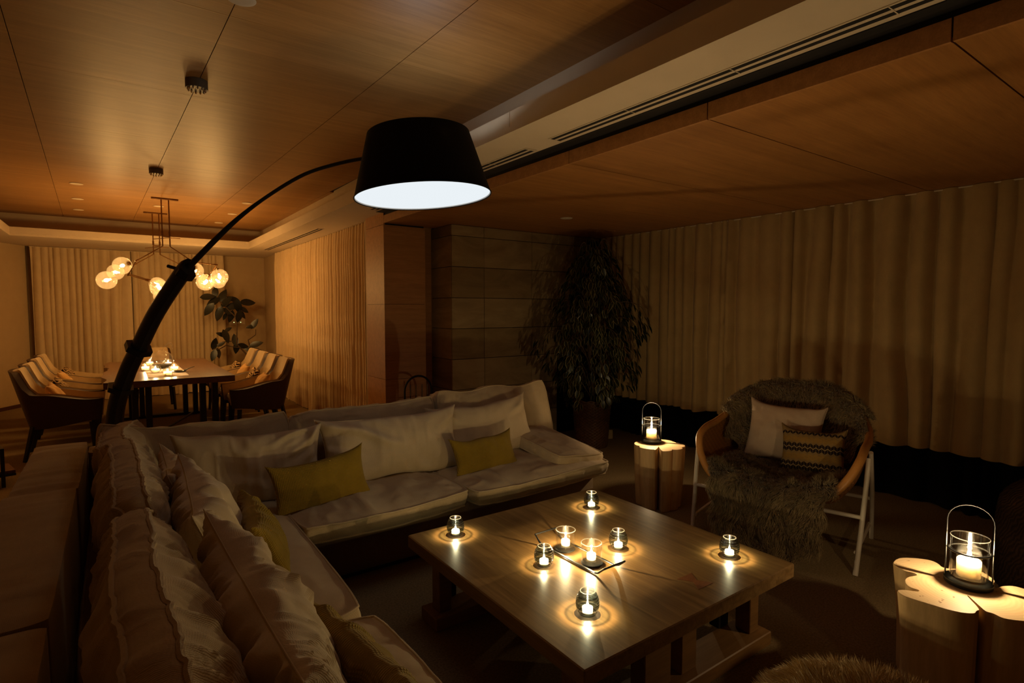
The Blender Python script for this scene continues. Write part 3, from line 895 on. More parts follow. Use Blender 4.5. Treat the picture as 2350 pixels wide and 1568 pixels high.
# ------------------------------------------------------------------ stumps and lanterns
def endgrain(name):
    m, nt, b = base_mat(name, .55, 0, .3)
    tc = nt.nodes.new('ShaderNodeTexCoord')
    w = nt.nodes.new('ShaderNodeTexWave'); w.wave_type = 'RINGS'; w.rings_direction = 'Z'
    w.inputs['Scale'].default_value = 22; w.inputs['Distortion'].default_value = 3; w.inputs['Detail'].default_value = 3
    nt.links.new(tc.outputs['Object'], w.inputs['Vector'])
    c = _ramp(nt, w.outputs['Color'], [(0, lin(232, 198, 150)), (1, lin(238, 206, 160))])
    sp = _ramp(nt, _noise(nt, _coord(nt, (42,) * 3), 1, 2), [(.27, lin(150, 96, 46)), (.31, (1, 1, 1))])
    nt.links.new(_mul(nt, c, sp, .8), b.inputs['Base Color'])
    return m
M['endgrain'] = endgrain('pale end grain')

def stump(loc, R, H, seed, label, lobes, rot, cracks, flare=.9):
    """lobes: (angle deg, radius factor, width deg); cracks: (angle, depth, half width deg)"""
    t = thing('stump_table', label, 'side table', loc, rot)
    n = 220; rs = random.Random(seed)
    th = np.linspace(0, 2 * PI, n, endpoint=False)
    def radius(q):
        r = np.full(n, .76)
        for a, f, w in lobes:
            d = (np.degrees(th) - a - (1 - q) * 5 * math.sin(a) + 180) % 360 - 180
            r = np.maximum(r, f * np.clip(1 - np.abs(d / w) ** 2.6, 0, 1) ** .5 + 0 * r) if False else np.maximum(r, .76 + (f - .76) * np.clip(1 - (np.abs(d) / w) ** 2.4, 0, 1) ** .55)
        for a, dep, w in cracks:
            d = (np.degrees(th) - a + 180) % 360 - 180
            r = r * (1 - dep * np.clip(1 - np.abs(d) / w, 0, 1) ** .8)
        return r
    rows_ = []
    zs = np.concatenate([[0.0, .01], np.linspace(.03, .97, 14), [.992, 1.0]])
    for q in zs:
        r = radius(q) * R * (flare + (1 - flare) * q ** .7)
        k = np.stack([np.cos(th) * 2.2, np.sin(th) * 2.2, np.full(n, q * 1.2)], -1)
        r = r * (1 + .035 * vn(k, seed)) 
        if q in (0.0, 1.0): r = r - .004
        rows_.append(np.stack([r * np.cos(th), r * np.sin(th), np.full(n, q * H)], -1))
    P = np.array(rows_)
    mb = MB().grid(P, wrap_v=True)
    mb.build('trunk', M['stump'], t, angle=50)
    top = P[-1]; mb = MB()
    b0 = [tuple(p) for p in top]
    rings = [b0]
    for f in (.72, .45, .2):
        rings.append([tuple(np.array([p[0] * f, p[1] * f, p[2] + .0006])) for p in top])
    mb.grid(np.array(rings), wrap_v=True)
    mb.add(rings[-1], [list(range(n))])
    mb.build('cut_top', M['endgrain'], t, smooth=False)
    return t
LW = [(8, 1.0, 30), (62, .92, 27), (112, .98, 28), (166, .95, 27), (214, 1.02, 26), (262, .96, 22), (305, 1.0, 26), (345, .93, 20)]
stump((3.245, 2.675, 0), .185, .45, 5, 'small pale tree stump side table between the sofa and the rattan armchair', LW, .3, [(202, .8, 8)], .88)
def outline_stump(loc, outline, H, seed, label):
    """stump whose cut face follows a surveyed outline (metres, about loc)"""
    t = thing('stump_table', label, 'side table', loc)
    o = np.array(outline, float) - np.array(loc[:2])
    for _ in range(2):                                   # corner cutting
        nx = np.roll(o, -1, 0); o = np.stack([o * .78 + nx * .22, o * .22 + nx * .78], 1).reshape(-1, 2)
    n = len(o); rows_ = []
    for q in np.concatenate([[0.0, .012], np.linspace(.05, .96, 12), [.992, 1.0]]):
        k = .90 + .10 * q ** .8
        w = 1 + .03 * vn(np.stack([o[:, 0] * 9, o[:, 1] * 9, np.full(n, q * 1.3)], -1), seed) * (1 - q) - .05 * math.sin(PI * q) * .6
        p = o * (k * w)[:, None]
        if q in (0.0, 1.0): p = p * .988
        rows_.append(np.concatenate([p, np.full((n, 1), q * H)], 1))
    P = np.array(rows_)
    MB().grid(P, wrap_v=True).build('trunk', M['stump'], t, angle=50)
    mb = MB(); top = P[-1].copy(); top[:, 2] += .0004
    mb.add(top, [list(range(n))])
    mb.build('cut_top', M['endgrain'], t, smooth=False)
    return t
OUT = [(2.502, .845), (2.533, .895), (2.581, .905), (2.628, .9), (2.674, .86), (2.70, .82), (2.69, .79), (2.66, .768), (2.67, .745), (2.715, .715), (2.75, .67), (2.727, .64), (2.699, .613), (2.675, .605), (2.638, .609), (2.617, .597), (2.625, .585), (2.66, .58), (2.70, .555), (2.70, .51), (2.675, .455), (2.61, .40), (2.53, .37), (2.46, .40),
       (2.426, .455), (2.395, .487), (2.379, .513), (2.392, .541), (2.386, .557), (2.395, .568), (2.467, .628), (2.469, .632), (2.464, .633), (2.384, .574), (2.366, .580), (2.339, .577), (2.312, .60), (2.294, .638), (2.283, .71), (2.276, .757), (2.284, .782), (2.305, .798), (2.329, .783), (2.353, .747), (2.372, .748), (2.367, .78), (2.389, .80), (2.422, .813), (2.456, .815), (2.50, .797), (2.515, .812)]
outline_stump((2.52, .64, 0), OUT, .42, 9, 'large pale tree stump side table in the near right corner, cracked at its front')

def lantern(loc, label, rotz, watts):
    t = thing('lantern', label, 'lantern', loc, rotz)
    MB().lathe([(.0, .0), (.070, .0), (.074, .004), (.074, .018), (.068, .022), (.0, .022)], 44).build('base', M['black'], t, angle=50)
    MB().lathe([(.0, .0225), (.054, .0225), (.0585, .028), (.059, .178), (.0575, .181), (.0565, .178), (.0555, .032), (.0, .029)], 44).build('glass_cylinder', M['clearglass'], t, angle=60)
    MB().tube([(.0577 * math.cos(a * PI / 20), .0577 * math.sin(a * PI / 20), .1805) for a in range(40)], .0018, 6, closed=True).build('rim', M['rimglass'], t)
    r = .069
    MB().tube([(.0625 * math.cos(a * PI / 20), .0625 * math.sin(a * PI / 20), .128) for a in range(40)], .0034, 6, closed=True).build('ring', M['black'], t)
    hp = [(-r, 0, .012), (-r, 0, .10), (-r, 0, .20), (-r, 0, .236)] + [(-r * math.cos(a), 0, .236 + .066 * math.sin(a)) for a in [k * PI / 12 for k in range(1, 12)]] + [(r, 0, .236), (r, 0, .20), (r, 0, .10), (r, 0, .012)]
    mb = MB(); mb.tube(hp, .0062, 8, flat=.42)
    mb.build('handle', M['black'], t)
    w = MB().lathe([(.0, .0295), (.034, .0295), (.037, .034), (.037, .092), (.034, .096), (.012, .093), (.0, .0925)], 40).build('candle', M['wax'], t, angle=50)
    MB().tube([(0, 0, .092), (.001, 0, .102)], .0012, 6).build('wick', M['black'], w)
    flame_mesh(.100, .042, .0075).build('flame', M['flame'], w)
    lamp('flame_light', (0, 0, .137), watts, LANTERN, t, .006)
    return t
lantern((3.262, 2.76, .4508), 'black framed glass lantern with a lit candle on the small stump by the sofa', math.radians(-50), P_LANTERN)
lantern((2.575, .66, .4208), 'black framed glass lantern with a lit candle on the large near stump', math.radians(-76), P_LANTERN * .85)

# ------------------------------------------------------------------ arc floor lamp
lampo = thing('arc_floor_lamp', 'tall black arc floor lamp behind the sofa corner with a drum shade over the seating', 'floor lamp', (0.0, 4.22, 0))
def rel(p): return Vector(p) - Vector((0.0, 4.22, 0))
MB().lathe([(.0, 0), (.17, 0), (.175, .006), (.175, .03), (.165, .04), (.0, .042)], 40).build('base', M['black'], lampo, angle=40)
bl = bez([(-.035, 4.25, .04), (-.03, 4.243, .40), (-.012, 4.232, .80), (.052, 4.163, 1.048), (.117, 4.087, 1.211), (.213, 3.976, 1.437), (.342, 3.825, 1.669), (.37, 3.79, 1.70)], 5)
MB().tube([rel(p) for p in bl], [.064 - .010 * i / len(bl) for i in range(len(bl))], 10, flat=.8).build('blade', M['black'], lampo)
arm = bez([(.29, 3.885, 1.575), (.342, 3.825, 1.662), (.506, 3.635, 1.866), (.624, 3.498, 1.995), (.756, 3.344, 2.108), (.883, 3.196, 2.193), (1.006, 3.053, 2.235), (1.116, 2.924, 2.255), (1.23, 2.79, 2.262), (1.335, 2.675, 2.262)], 5)
MB().tube([rel(p) for p in arm], [.026 - .014 * min(1, i / 18) for i in range(len(arm))], 10, flat=.8).build('arm', M['black'], lampo)
def collar(p, d, r, h):
    d = Vector(d).normalized(); p = rel(p)
    o = MB().tube([p - d * h / 2, p + d * h / 2], r, 6).build('clamp', M['black'], lampo, angle=20)
    s = d.cross(Vector((.65, -.76, 0)).cross(d)).normalized()
    return o, d
o, d = collar((.117, 4.087, 1.211), (.40, -.47, .9), .078, .035)
o, d = collar((.352, 3.815, 1.665), (.5, -.58, .8), .056, .045)
MB().tube([rel((.31, 3.84, 1.69)), rel((.27, 3.875, 1.705))], .010, 8).build('knob', M['black'], lampo)
o, d = collar((.02, 4.20, .96), (.2, -.3, .9), .075, .03)
SHC = (1.335, 2.660)
ro = math.radians(4.2)
tilt_ax = Vector((.581, .814, 0))     # tips slightly along the arm
sm_ = Matrix.Translation(rel((SHC[0], SHC[1], 2.035))) @ Matrix.Rotation(-ro, 4, tilt_ax)
M['shade_out'] = fabric('black shade cloth', (.006, .006, .0065), weave=420, vary=.2, bump=.3, sheen=.04)
M['shade_in'] = plain('white shade lining', (.82, .82, .80), .8, vary=.02)
sh = MB().lathe([(.352, 0.0), (.262, .318), (.260, .318)], 72, close=False)
sh.build('lamp_shade', M['shade_out'], lampo, angle=60, matrix=sm_)
MB().lathe([(.3505, .0012), (.3490, .0012), (.2595, .3172), (.2600, .3185)], 72, close=False).build('shade_lining', M['shade_in'], lampo, angle=60, matrix=sm_)
MB().tube([(.352 * math.cos(a * PI / 36), .352 * math.sin(a * PI / 36), 0) for a in range(72)], .0032, 6, closed=True).build('shade_hem', M['shade_out'], lampo, matrix=sm_)
M['diffuser'] = emit('glowing diffuser', (.90, .96, 1.0), LAMP_STRENGTH, True)
MB().lathe([(.0, .0), (.346, .0), (.346, .004), (.0, .004)], 72, (0, 0, .006)).build('diffuser', M['diffuser'], lampo, smooth=False, matrix=sm_)
MB().lathe([(.0, .0), (.022, .004), (.03, .03), (.018, .07), (.0, .072)], 20, (0, 0, .185)).build('bulb', emit('lamp bulb', (.92, .96, 1), 60, True), lampo, matrix=sm_)
MB().tube([(-.26, 0, .25), (.26, 0, .25)], .004, 6).build('spider', M['black'], lampo, matrix=sm_)
MB().tube([(0, 0, .20), (0, 0, .26)], .018, 10).build('socket', M['black'], lampo, matrix=sm_)

# ------------------------------------------------------------------ fur
def fur(name, P, N, flow, length, width, mat, parent, seed, clump=30., lift=.5, droop_=.25):
    """a pelt of separate tapered hairs as one mesh"""
    rs = np.random.RandomState(seed); n = len(P)
    L = length * (.65 + .6 * rs.rand(n))[:, None]
    c = np.stack([vn(P * clump, seed + k) for k in range(3)], -1)
    c2 = np.stack([vn(P * clump * .35, seed + 10 + k) for k in range(3)], -1)
    d0 = N * .8 + flow * .35 + .35 * c + .25 * rs.randn(n, 3)
    d0 /= np.linalg.norm(d0, axis=1)[:, None]
    d1 = N * lift + flow * .75 + .75 * c + .55 * c2 + .18 * rs.randn(n, 3); d1[:, 2] -= droop_
    d1 /= np.linalg.norm(d1, axis=1)[:, None]
    p0 = P - N * .004; p1 = p0 + d0 * L * .45; p2 = p1 + d1 * L * .55
    side = np.cross(d0, rs.randn(n, 3)); side /= np.maximum(np.linalg.norm(side, axis=1), 1e-6)[:, None]
    w = width * (.7 + .6 * rs.rand(n))[:, None] / 2
    V = np.stack([p0 - side * w, p0 + side * w, p1 + side * w * .8, p1 - side * w * .8, p2], 1).reshape(-1, 3)
    b = np.arange(n) * 5
    quads = np.stack([b, b + 1, b + 2, b + 3], 1).reshape(-1); tris = np.stack([b + 3, b + 2, b + 4], 1).reshape(-1)
    me = bpy.data.meshes.new(name)
    me.vertices.add(len(V)); me.vertices.foreach_set('co', V.astype(np.float32).reshape(-1))
    me.loops.add(len(quads) + len(tris)); me.loops.foreach_set('vertex_index', np.concatenate([quads, tris]).astype(np.int32))
    me.polygons.add(2 * n)
    me.polygons.foreach_set('loop_start', np.concatenate([np.arange(n) * 4, n * 4 + np.arange(n) * 3]).astype(np.int32))
    me.materials.append(mat)
    me.update(calc_edges=True); me.validate()
    me.shade_smooth()
    o = bpy.data.objects.new(name, me); link(o, parent); o['kind'] = 'stuff'
    return o

def sample_grid(G, n, seed):
    """random points, normals and row direction on a grid surface G[i][j]"""
    rs = np.random.RandomState(seed); a, b = G.shape[:2]
    area = np.linalg.norm(np.cross(G[1:, :-1] - G[:-1, :-1], G[:-1, 1:] - G[:-1, :-1]), axis=-1)
    p = (area / area.sum()).reshape(-1)
    k = rs.choice(len(p), n, p=p); i, j = k // (b - 1), k % (b - 1)
    s, t = rs.rand(n)[:, None], rs.rand(n)[:, None]
    A, B, C_, D = G[i, j], G[i + 1, j], G[i, j + 1], G[i + 1, j + 1]
    P = A * (1 - s) * (1 - t) + B * s * (1 - t) + C_ * (1 - s) * t + D * s * t
    fl = (B - A) * (1 - t) + (D - C_) * t; ac = (C_ - A) * (1 - s) + (D - B) * s
    N = np.cross(fl, ac); N /= np.maximum(np.linalg.norm(N, axis=1), 1e-9)[:, None]
    fl /= np.maximum(np.linalg.norm(fl, axis=1), 1e-9)[:, None]
    return P, N, fl

def fur_mat(name, c1, c2):
    m, nt, b = base_mat(name, .8, 0, .2)
    f = _noise(nt, _coord(nt, (34, 34, 34)), 1, 4, .6)
    nt.links.new(_ramp(nt, f, [(.3, c1), (.7, c2)]), b.inputs['Base Color'])
    b.inputs['Sheen Weight'].default_value = .3
    return m
M['fur'] = fur_mat('grey brown sheepskin wool', lin(122, 102, 68), lin(172, 148, 106))
M['hide'] = plain('sheepskin hide', lin(104, 86, 56), .9)
M['fur_pale'] = fur_mat('pale sheepskin wool', lin(178, 152, 106), lin(222, 198, 150))

# ------------------------------------------------------------------ rattan armchair
CH = (3.43, 1.84, 0); CR = math.atan2(-.965, .26)
ac = thing('rattan_armchair', 'round-backed rattan tub armchair on a white metal frame beside the coffee table', 'armchair', CH, CR)
half = [(0, -.36, .385), (.22, -.37, .388), (.33, -.355, .43), (.405, -.315, .52), (.448, -.24, .615), (.455, -.12, .66), (.45, .08, .675), (.42, .26, .72), (.33, .38, .82), (.18, .44, .87), (0, .455, .88)]
loop = half + [(-x, y, z) for x, y, z in half[-2:0:-1]]
lp = loop[-1:] + loop + loop[:2]
rim = []
for i in range(1, len(lp) - 2):
    p0, p1, p2, p3 = [Vector(q) for q in lp[i - 1:i + 3]]
    for k in range(5):
        t = k / 5
        rim.append(.5 * ((2 * p1) + (p2 - p0) * t + (2 * p0 - 5 * p1 + 4 * p2 - p3) * t * t + (3 * p1 - p0 - 3 * p2 + p3) * t ** 3))
MB().tube(rim, .0225, 10, closed=True).build('rim', M['rattan'], ac)
nr = len(rim); G = []
for k in range(13):
    q = k / 12; row = []
    for i, p in enumerate(rim):
        th = -PI / 2 + 2 * PI * i / nr
        e = Vector((.27 * math.cos(th), -.02 + .27 * math.sin(th), .345))
        pt = e.lerp(p, q); od = Vector((math.cos(th), math.sin(th), 0))
        pt = pt + od * .045 * 4 * q * (1 - q) * (1 if p.z > .5 else .2) - Vector((0, 0, .05 * 4 * q * (1 - q) * (1 if p.z > .5 else .3)))
        row.append(tuple(pt))
    G.append(row)
def weave_mat():
    m, nt, b = base_mat('woven rattan', .5, 0, .3)
    v = _coord(nt, (1, 1, 1))
    w1 = nt.nodes.new('ShaderNodeTexWave'); w1.bands_direction = 'Z'; w1.inputs['Scale'].default_value = 46; w1.inputs['Distortion'].default_value = 1.5
    w2 = nt.nodes.new('ShaderNodeTexWave'); w2.bands_direction = 'DIAGONAL'; w2.inputs['Scale'].default_value = 12; w2.inputs['Distortion'].default_value = 1
    for w in (w1, w2): nt.links.new(v, w.inputs['Vector'])
    h = _mul(nt, w1.outputs['Color'], w2.outputs['Color'], .22, 'MIX')
    c = _ramp(nt, h, [(.2, lin(120, 72, 28)), (.7, lin(196, 136, 66))])
    nt.links.new(c, b.inputs['Base Color']); _bump(nt, b, h, .8, .004)
    return m
M['weave'] = weave_mat()
sb = MB().grid(np.array(G), wrap_v=True)
sb.add(G[0], [list(range(nr))])
shell = sb.build('woven_shell', M['weave'], ac, angle=60)
sol = shell.modifiers.new('thick', 'SOLIDIFY'); sol.thickness = .008; sol.offset = 0
for s in (1, -1):
    MB().tube([(s * .455, -.315, 0), (s * .474, -.21, .40), (s * .480, -.16, .62)], .0135, 10).build('leg', M['whitemetal'], ac)
    MB().tube([(s * .455, .325, 0), (s * .474, .10, .36), (s * .482, -.10, .64)], .0125, 10).build('leg', M['whitemetal'], ac)
    MB().tube([(s * .45, -.285, .115), (s * .45, .255, .115)], .011, 8).build('side_bar', M['whitemetal'], ac)
    MB().tube([(s * .20, -.236, .30), (s * .20, .12, .30)], .010, 8).build('seat_bar', M['whitemetal'], ac)
MB().tube([(-.465, -.236, .30), (.465, -.236, .30)], .0115, 8).build('cross_bar', M['whitemetal'], ac)
MB().tube([(-.468, .135, .31), (.468, .135, .31)], .0115, 8).build('cross_bar', M['whitemetal'], ac)

def pelt(name, label, path, wid, parent_loc, rz, count, curve, seed, length=.060):
    t = thing(name, label, 'sheepskin', parent_loc, rz, 'sheepskins on the rattan armchair')
    pts = bez(path, 4); n = len(pts); ws = np.interp(np.linspace(0, 1, n), np.linspace(0, 1, len(wid)), wid)
    nu = 25; S = np.zeros((n, nu, 3))
    for i, p in enumerate(pts):
        for j in range(nu):
            u = -1 + 2 * j / (nu - 1)
            x = ws[i] * u * (1 + .05 * math.sin(i * .9 + 2 * u))
            dy, dz = curve(abs(x), p)
            S[i, j] = (x + .012 * math.sin(i * .7) * (1 - abs(u)), p[1] + dy, p[2] + dz)
    mb = MB().grid(S); o = mb.build('hide', M['hide'], t, fix=False)
    sl = o.modifiers.new('thick', 'SOLIDIFY'); sl.thickness = .006; sl.offset = 0
    P, N, F = sample_grid(S, count, seed)
    fur('wool', P, N, F, length, .0034, M['fur'], t, seed)
    return t
def cback(x, p):
    k = smooth((p[2] - .45) / .3)
    return (-.17 * (x / .40) ** 2.4 * (1 if True else 1), -.12 * float(k) * (x / .40) ** 3)
pelt('sheepskin', 'dark shaggy sheepskin draped over the back of the rattan armchair',
     [(0, .57, .50), (0, .555, .66), (0, .535, .82), (0, .495, .925), (0, .42, .935), (0, .365, .86), (0, .31, .70), (0, .25, .54), (0, .20, .455)],
     [.36, .40, .43, .43, .43, .42, .40, .34, .30], CH, CR, 26000, cback, 101)
def cseat(x, p):
    k = 1 - float(smooth((.42 - p[2]) / .10))
    dz = (.06 * (x / .36) ** 2) * k * (1 if p[1] > -.34 else .5)
    return (.04 * (x / .33) ** 2 * (1 - k), dz)
pelt('sheepskin', 'shaggy grey brown sheepskin over the armchair seat hanging down to the floor',
     [(0, .18, .445), (0, .0, .425), (0, -.2, .42), (0, -.335, .425), (0, -.405, .385), (0, -.432, .30), (0, -.44, .20), (0, -.445, .12), (0, -.45, .06)],
     [.26, .33, .36, .35, .33, .30, .295, .28, .19], CH, CR, 34000, cseat, 103, .072)

def chair_m(p, ex, up):
    """pose in the armchair's own axes -> world matrix"""
    A = Matrix.Translation(CH) @ Matrix.Rotation(CR, 4, 'Z')
    return A @ frame(p, ex, up)
throw_pillow('throw_pillow', 'plain pinkish linen pillow on the rattan armchair, behind the patterned one', fabric('blush linen', lin(196, 170, 144), weave=600, vary=.05, bump=.3), .47, .38, .13,
             chair_m((-.035, .165, .635), (1, .02, -.04), (-.05, .30, .95)), 111, wr=.012, folds=.6)
def zigzag_mat():
    m, nt, b = base_mat('zigzag weave', .9, 0, .1)
    tc = nt.nodes.new('ShaderNodeTexCoord'); sp = nt.nodes.new('ShaderNodeSeparateXYZ'); nt.links.new(tc.outputs['Object'], sp.inputs[0])
    def mth(op, a, bb=None, c=None):
        n = nt.nodes.new('ShaderNodeMath'); n.operation = op
        for i, q in enumerate((a, bb, c)):
            if q is None: continue
            if isinstance(q, (int, float)): n.inputs[i].default_value = q
            else: nt.links.new(q, n.inputs[i])
        return n.outputs[0]
    tri = mth('PINGPONG', sp.outputs[0], .0155)
    y = mth('ADD', sp.outputs[1], mth('MULTIPLY', tri, .85))
    yn = mth('MULTIPLY_ADD', y, 1 / .28, .5)
    dk, ye, gr, lt = lin(44, 34, 30), lin(150, 116, 60), lin(138, 112, 72), lin(160, 136, 96)
    r = nt.nodes.new('ShaderNodeValToRGB'); r.color_ramp.interpolation = 'CONSTANT'
    st_ = [(0, gr), (.12, dk), (.195, lt), (.215, dk), (.29, gr), (.34, ye), (.47, gr), (.52, dk), (.595, lt), (.615, dk), (.69, gr), (.73, ye), (.84, gr), (.90, dk), (.95, gr)]
    e = r.color_ramp.elements
    while len(e) < len(st_): e.new(.5)
    for i, (p, c) in enumerate(st_): e[i].position = p; e[i].color = c
    nt.links.new(yn, r.inputs['Fac'])
    ln = mth('LESS_THAN', mth('PINGPONG', sp.outputs[0], .0155 / 2), .0007)
    mixn = nt.nodes.new('ShaderNodeMixRGB'); nt.links.new(ln, mixn.inputs[0]); nt.links.new(r.outputs[0], mixn.inputs[1]); mixn.inputs[2].default_value = gr
    nz = _ramp(nt, _noise(nt, _coord(nt, (60, 240, 60)), 1, 3), [(.3, (.75, .72, .68)), (.65, (1, 1, 1))])
    nt.links.new(_mul(nt, mixn.outputs[0], nz, .8), b.inputs['Base Color'])
    return m
throw_pillow('throw_pillow', 'patterned pillow with dark zigzag bands on the rattan armchair', zigzag_mat(), .37, .285, .12,
             chair_m((.165, .01, .565), (1, -.02, .035), (.06, .26, .96)), 113, wr=.008, folds=.5)

# ------------------------------------------------------------------ fur pouf at the lower edge, dark knitted chair at the right edge
pf = thing('fur_pouf', 'round pouf covered in long pale wool at the bottom edge of the picture', 'pouf', (1.535, .565, 0))
prof = [(.0, .0), (.24, .0), (.27, .04), (.285, .16), (.285, .28), (.265, .36), (.21, .41), (.12, .438), (.03, .445)]
pts = bez([(r, 0, z) for r, z in prof], 3)
Gp = np.array([[(p.x * math.cos(a), p.x * math.sin(a), p.z) for a in np.linspace(0, 2 * PI, 49)] for p in pts])
MB().lathe([(p.x, p.z) for p in pts], 48).build('body', M['fur_pale'], pf)
P_, N_, F_ = sample_grid(Gp[::-1], 42000, 7)
N_ *= np.sign((N_ * (P_ - np.array([0, 0, .2]))).sum(1))[:, None]
fl = np.stack([P_[:, 0], P_[:, 1], -np.abs(P_[:, 2]) * 0 - .05], -1); fl /= np.linalg.norm(fl, axis=1)[:, None]
fur('wool', P_, N_, fl * .8, .046, .0034, M['fur_pale'], pf, 55, clump=26, lift=.55)

kc = thing('knitted_armchair', 'dark brown knitted barrel armchair cut off by the right edge behind the large stump', 'armchair', (3.86, .45, 0))
def knit_mat():
    m, nt, b = base_mat('dark brown knit', .95, 0, .1)
    v = _coord(nt, (1, 1, 1))
    w = nt.nodes.new('ShaderNodeTexWave'); w.bands_direction = 'DIAGONAL'; w.inputs['Scale'].default_value = 18; w.inputs['Distortion'].default_value = 9; w.inputs['Detail'].default_value = 2
    nt.links.new(v, w.inputs['Vector'])
    nt.links.new(_ramp(nt, w.outputs['Color'], [(.1, lin(46, 31, 18)), (.8, lin(64, 44, 27))]), b.inputs['Base Color'])
    _bump(nt, b, w.outputs['Color'], .5, .006)
    return m
M['knit'] = knit_mat()
nth = 110; rows_ = []
for q in np.linspace(0, 1, 44):
    z = .03 + .58 * q; r = .43 * (1 - .06 * (2 * q - .7) ** 2) if q < .7 else .43 * (1 - .06 * .7 ** 2) * (1 - .42 * ((q - .7) / .3) ** 2)
    rows_.append([((r + .006 * math.sin(k * 2 * PI * 55 / nth) * (1 if (int(q * 43) % 2) else -1)) * math.cos(2 * PI * k / nth), (r + .004 * math.sin(k * 2 * PI / nth * 36 + q * 40)) * math.sin(2 * PI * k / nth), z) for k in range(nth)])
inner = [[(x * .74, y * .74, z) for x, y, z in rw] for rw in rows_[::-1][:22]]
mb = MB().grid(np.array(rows_ + inner), wrap_v=True); mb.add(rows_[0], [list(range(nth))])
mb.build('knitted_shell', M['knit'], kc, angle=70)
MB().lathe([(.0, .36), (.30, .36), (.33, .40), (.31, .45), (.0, .47)], 40).build('seat_cushion', M['knit'], kc)
for a in range(4):
    MB().box((.28 * math.cos(a * PI / 2 + .8), .28 * math.sin(a * PI / 2 + .8), .0165), (.05, .05, .033), .004).build('foot', M['blackwood'], kc)

# ------------------------------------------------------------------ tall ficus in a wicker basket
fx = thing('ficus_tree', 'tall weeping ficus with pale-edged leaves in front of the fireplace', 'plant', (4.10, 4.28, 0))
bk = thing('wicker_basket', 'brown woven wicker basket holding the tall ficus', 'basket', (4.10, 4.28, 0))
wick = plain('dark willow', lin(84, 54, 28), .6, vary=.3, scale=24)
nb = 22; rows_ = []
nrow = 30
for k in range(nrow * 2 + 1):
    q = k / (nrow * 2); z = .012 + .47 * q; r0 = .165 + .035 * q ** .8
    sgn = 1 if (k // 2) % 2 else -1
    rows_.append([((r0 + (.0055 * sgn * math.cos(nb * 2 * PI * j / 176) if k % 2 else .001)) * math.cos(2 * PI * j / 176), (r0 + (.0055 * sgn * math.cos(nb * 2 * PI * j / 176) if k % 2 else .001)) * math.sin(2 * PI * j / 176), z) for j in range(176)])
MB().grid(np.array(rows_), wrap_v=True).build('woven_wall', wick, bk, angle=80)
for j in range(nb * 2):
    a = 2 * PI * j / (nb * 2)
    MB().tube([(.166 * math.cos(a), .166 * math.sin(a), .01), (.200 * math.cos(a), .200 * math.sin(a), .48)], .0035, 5).build('stake', wick, bk)
for s_, z in ((0, .485), (PI, .497)):
    MB().tube([((.202 + .004 * math.sin(12 * a + s_)) * math.cos(a), (.202 + .004 * math.sin(12 * a + s_)) * math.sin(a), z + .005 * math.cos(12 * a + s_)) for a in np.linspace(0, 2 * PI, 120, endpoint=False)], .0085, 6, closed=True).build('rim', wick, bk)
MB().lathe([(.0, .0), (.165, .0), (.168, .012), (.0, .014)], 40).build('bottom', wick, bk)
MB().lathe([(.0, .40), (.185, .40), (.19, .42), (.0, .43)], 40).build('soil', plain('dark soil', (.01, .007, .004), .95, bump=(60, .6)), fx)
bark = plain('grey bark', lin(86, 66, 44), .8, vary=.25, scale=30, bump=(70, .4))
MB().tube(bez([(0, 0, .40), (.02, .01, .7), (-.01, .03, 1.0), (.02, .0, 1.4), (.0, -.01, 1.85), (.0, .0, 2.1)], 5), [.030 - .00085 * i for i in range(26)], 9).build('trunk', bark, fx)
rf = random.Random(12)
def crown_r(z):   # silhouette radius of the weeping crown
    return float(np.interp(z, [.44, .55, .8, 1.05, 1.3, 1.5, 1.75, 1.95, 2.15, 2.24], [.26, .40, .52, .56, .68, .56, .38, .27, .17, .06]))
leaf_anchor = []
branch_mb = MB()
for k in range(46):
    z = .62 + 1.5 * (k / 45) ** .9; a = k * 2.4 + rf.uniform(-.3, .3); R = crown_r(min(2.2, z + .02)) * rf.uniform(.7, 1.0)
    z0 = max(.5, z - .28)
    pts = bez([(0, 0, z0), (R * .45 * math.cos(a), R * .45 * math.sin(a), z + .06), (R * .85 * math.cos(a + .1), R * .85 * math.sin(a + .1), z + .05), (R * math.cos(a + .15), R * math.sin(a + .15), z - .10)], 5)
    branch_mb.tube(pts, [.0065 - .0003 * i for i in range(len(pts))], 5)
    leaf_anchor.append(pts)
bo = branch_mb.build('branches', bark, fx)
bo['kind'] = 'stuff'
def leaf_mesh(L, W, mats, name, fold=.18, curl=.15, edge=.78, n=6):
    mb = MB(); ctr = []; 
    for i in range(n + 1):
        t = i / n; w = W / 2 * (math.sin(PI * min(1, t ** .85)) ** .8 if 0 < t < 1 else 0.0)
        z = -curl * L * t * t
        ctr.append((t * L, w, z))
    mb.cur = 0
    P = [[(x, s * w, z + fold * abs(s) * w) for s in (-1, -edge, 0, edge, 1)] for x, w, z in ctr]
    P = np.array(P)
    for j in range(4):
        mb.cur = 1 if j in (0, 3) else 0
        mb.grid(P[:, j:j + 2])
    me_o = mb.build(name, mats, None, angle=80, fix=False)
    me = me_o.data; bpy.data.objects.remove(me_o)
    return me, P
def leaf_mat(name, c, rough=.35):
    m, nt, b = base_mat(name, rough, 0, .5)
    f = _noise(nt, _coord(nt, (20,) * 3), 1, 3)
    oi = nt.nodes.new('ShaderNodeObjectInfo')
    col = _ramp(nt, f, [(.3, tuple(x * .8 for x in c[:3])), (.7, c[:3])])
    nt.links.new(_mul(nt, col, _ramp(nt, oi.outputs['Random'], [(0, (.7, .7, .7)), (1, (1, 1, 1))]), 1), b.inputs['Base Color'])
    return m
LG = leaf_mat('ficus green', (.010, .015, .005)); LE = leaf_mat('ficus pale edge', lin(176, 168, 110))
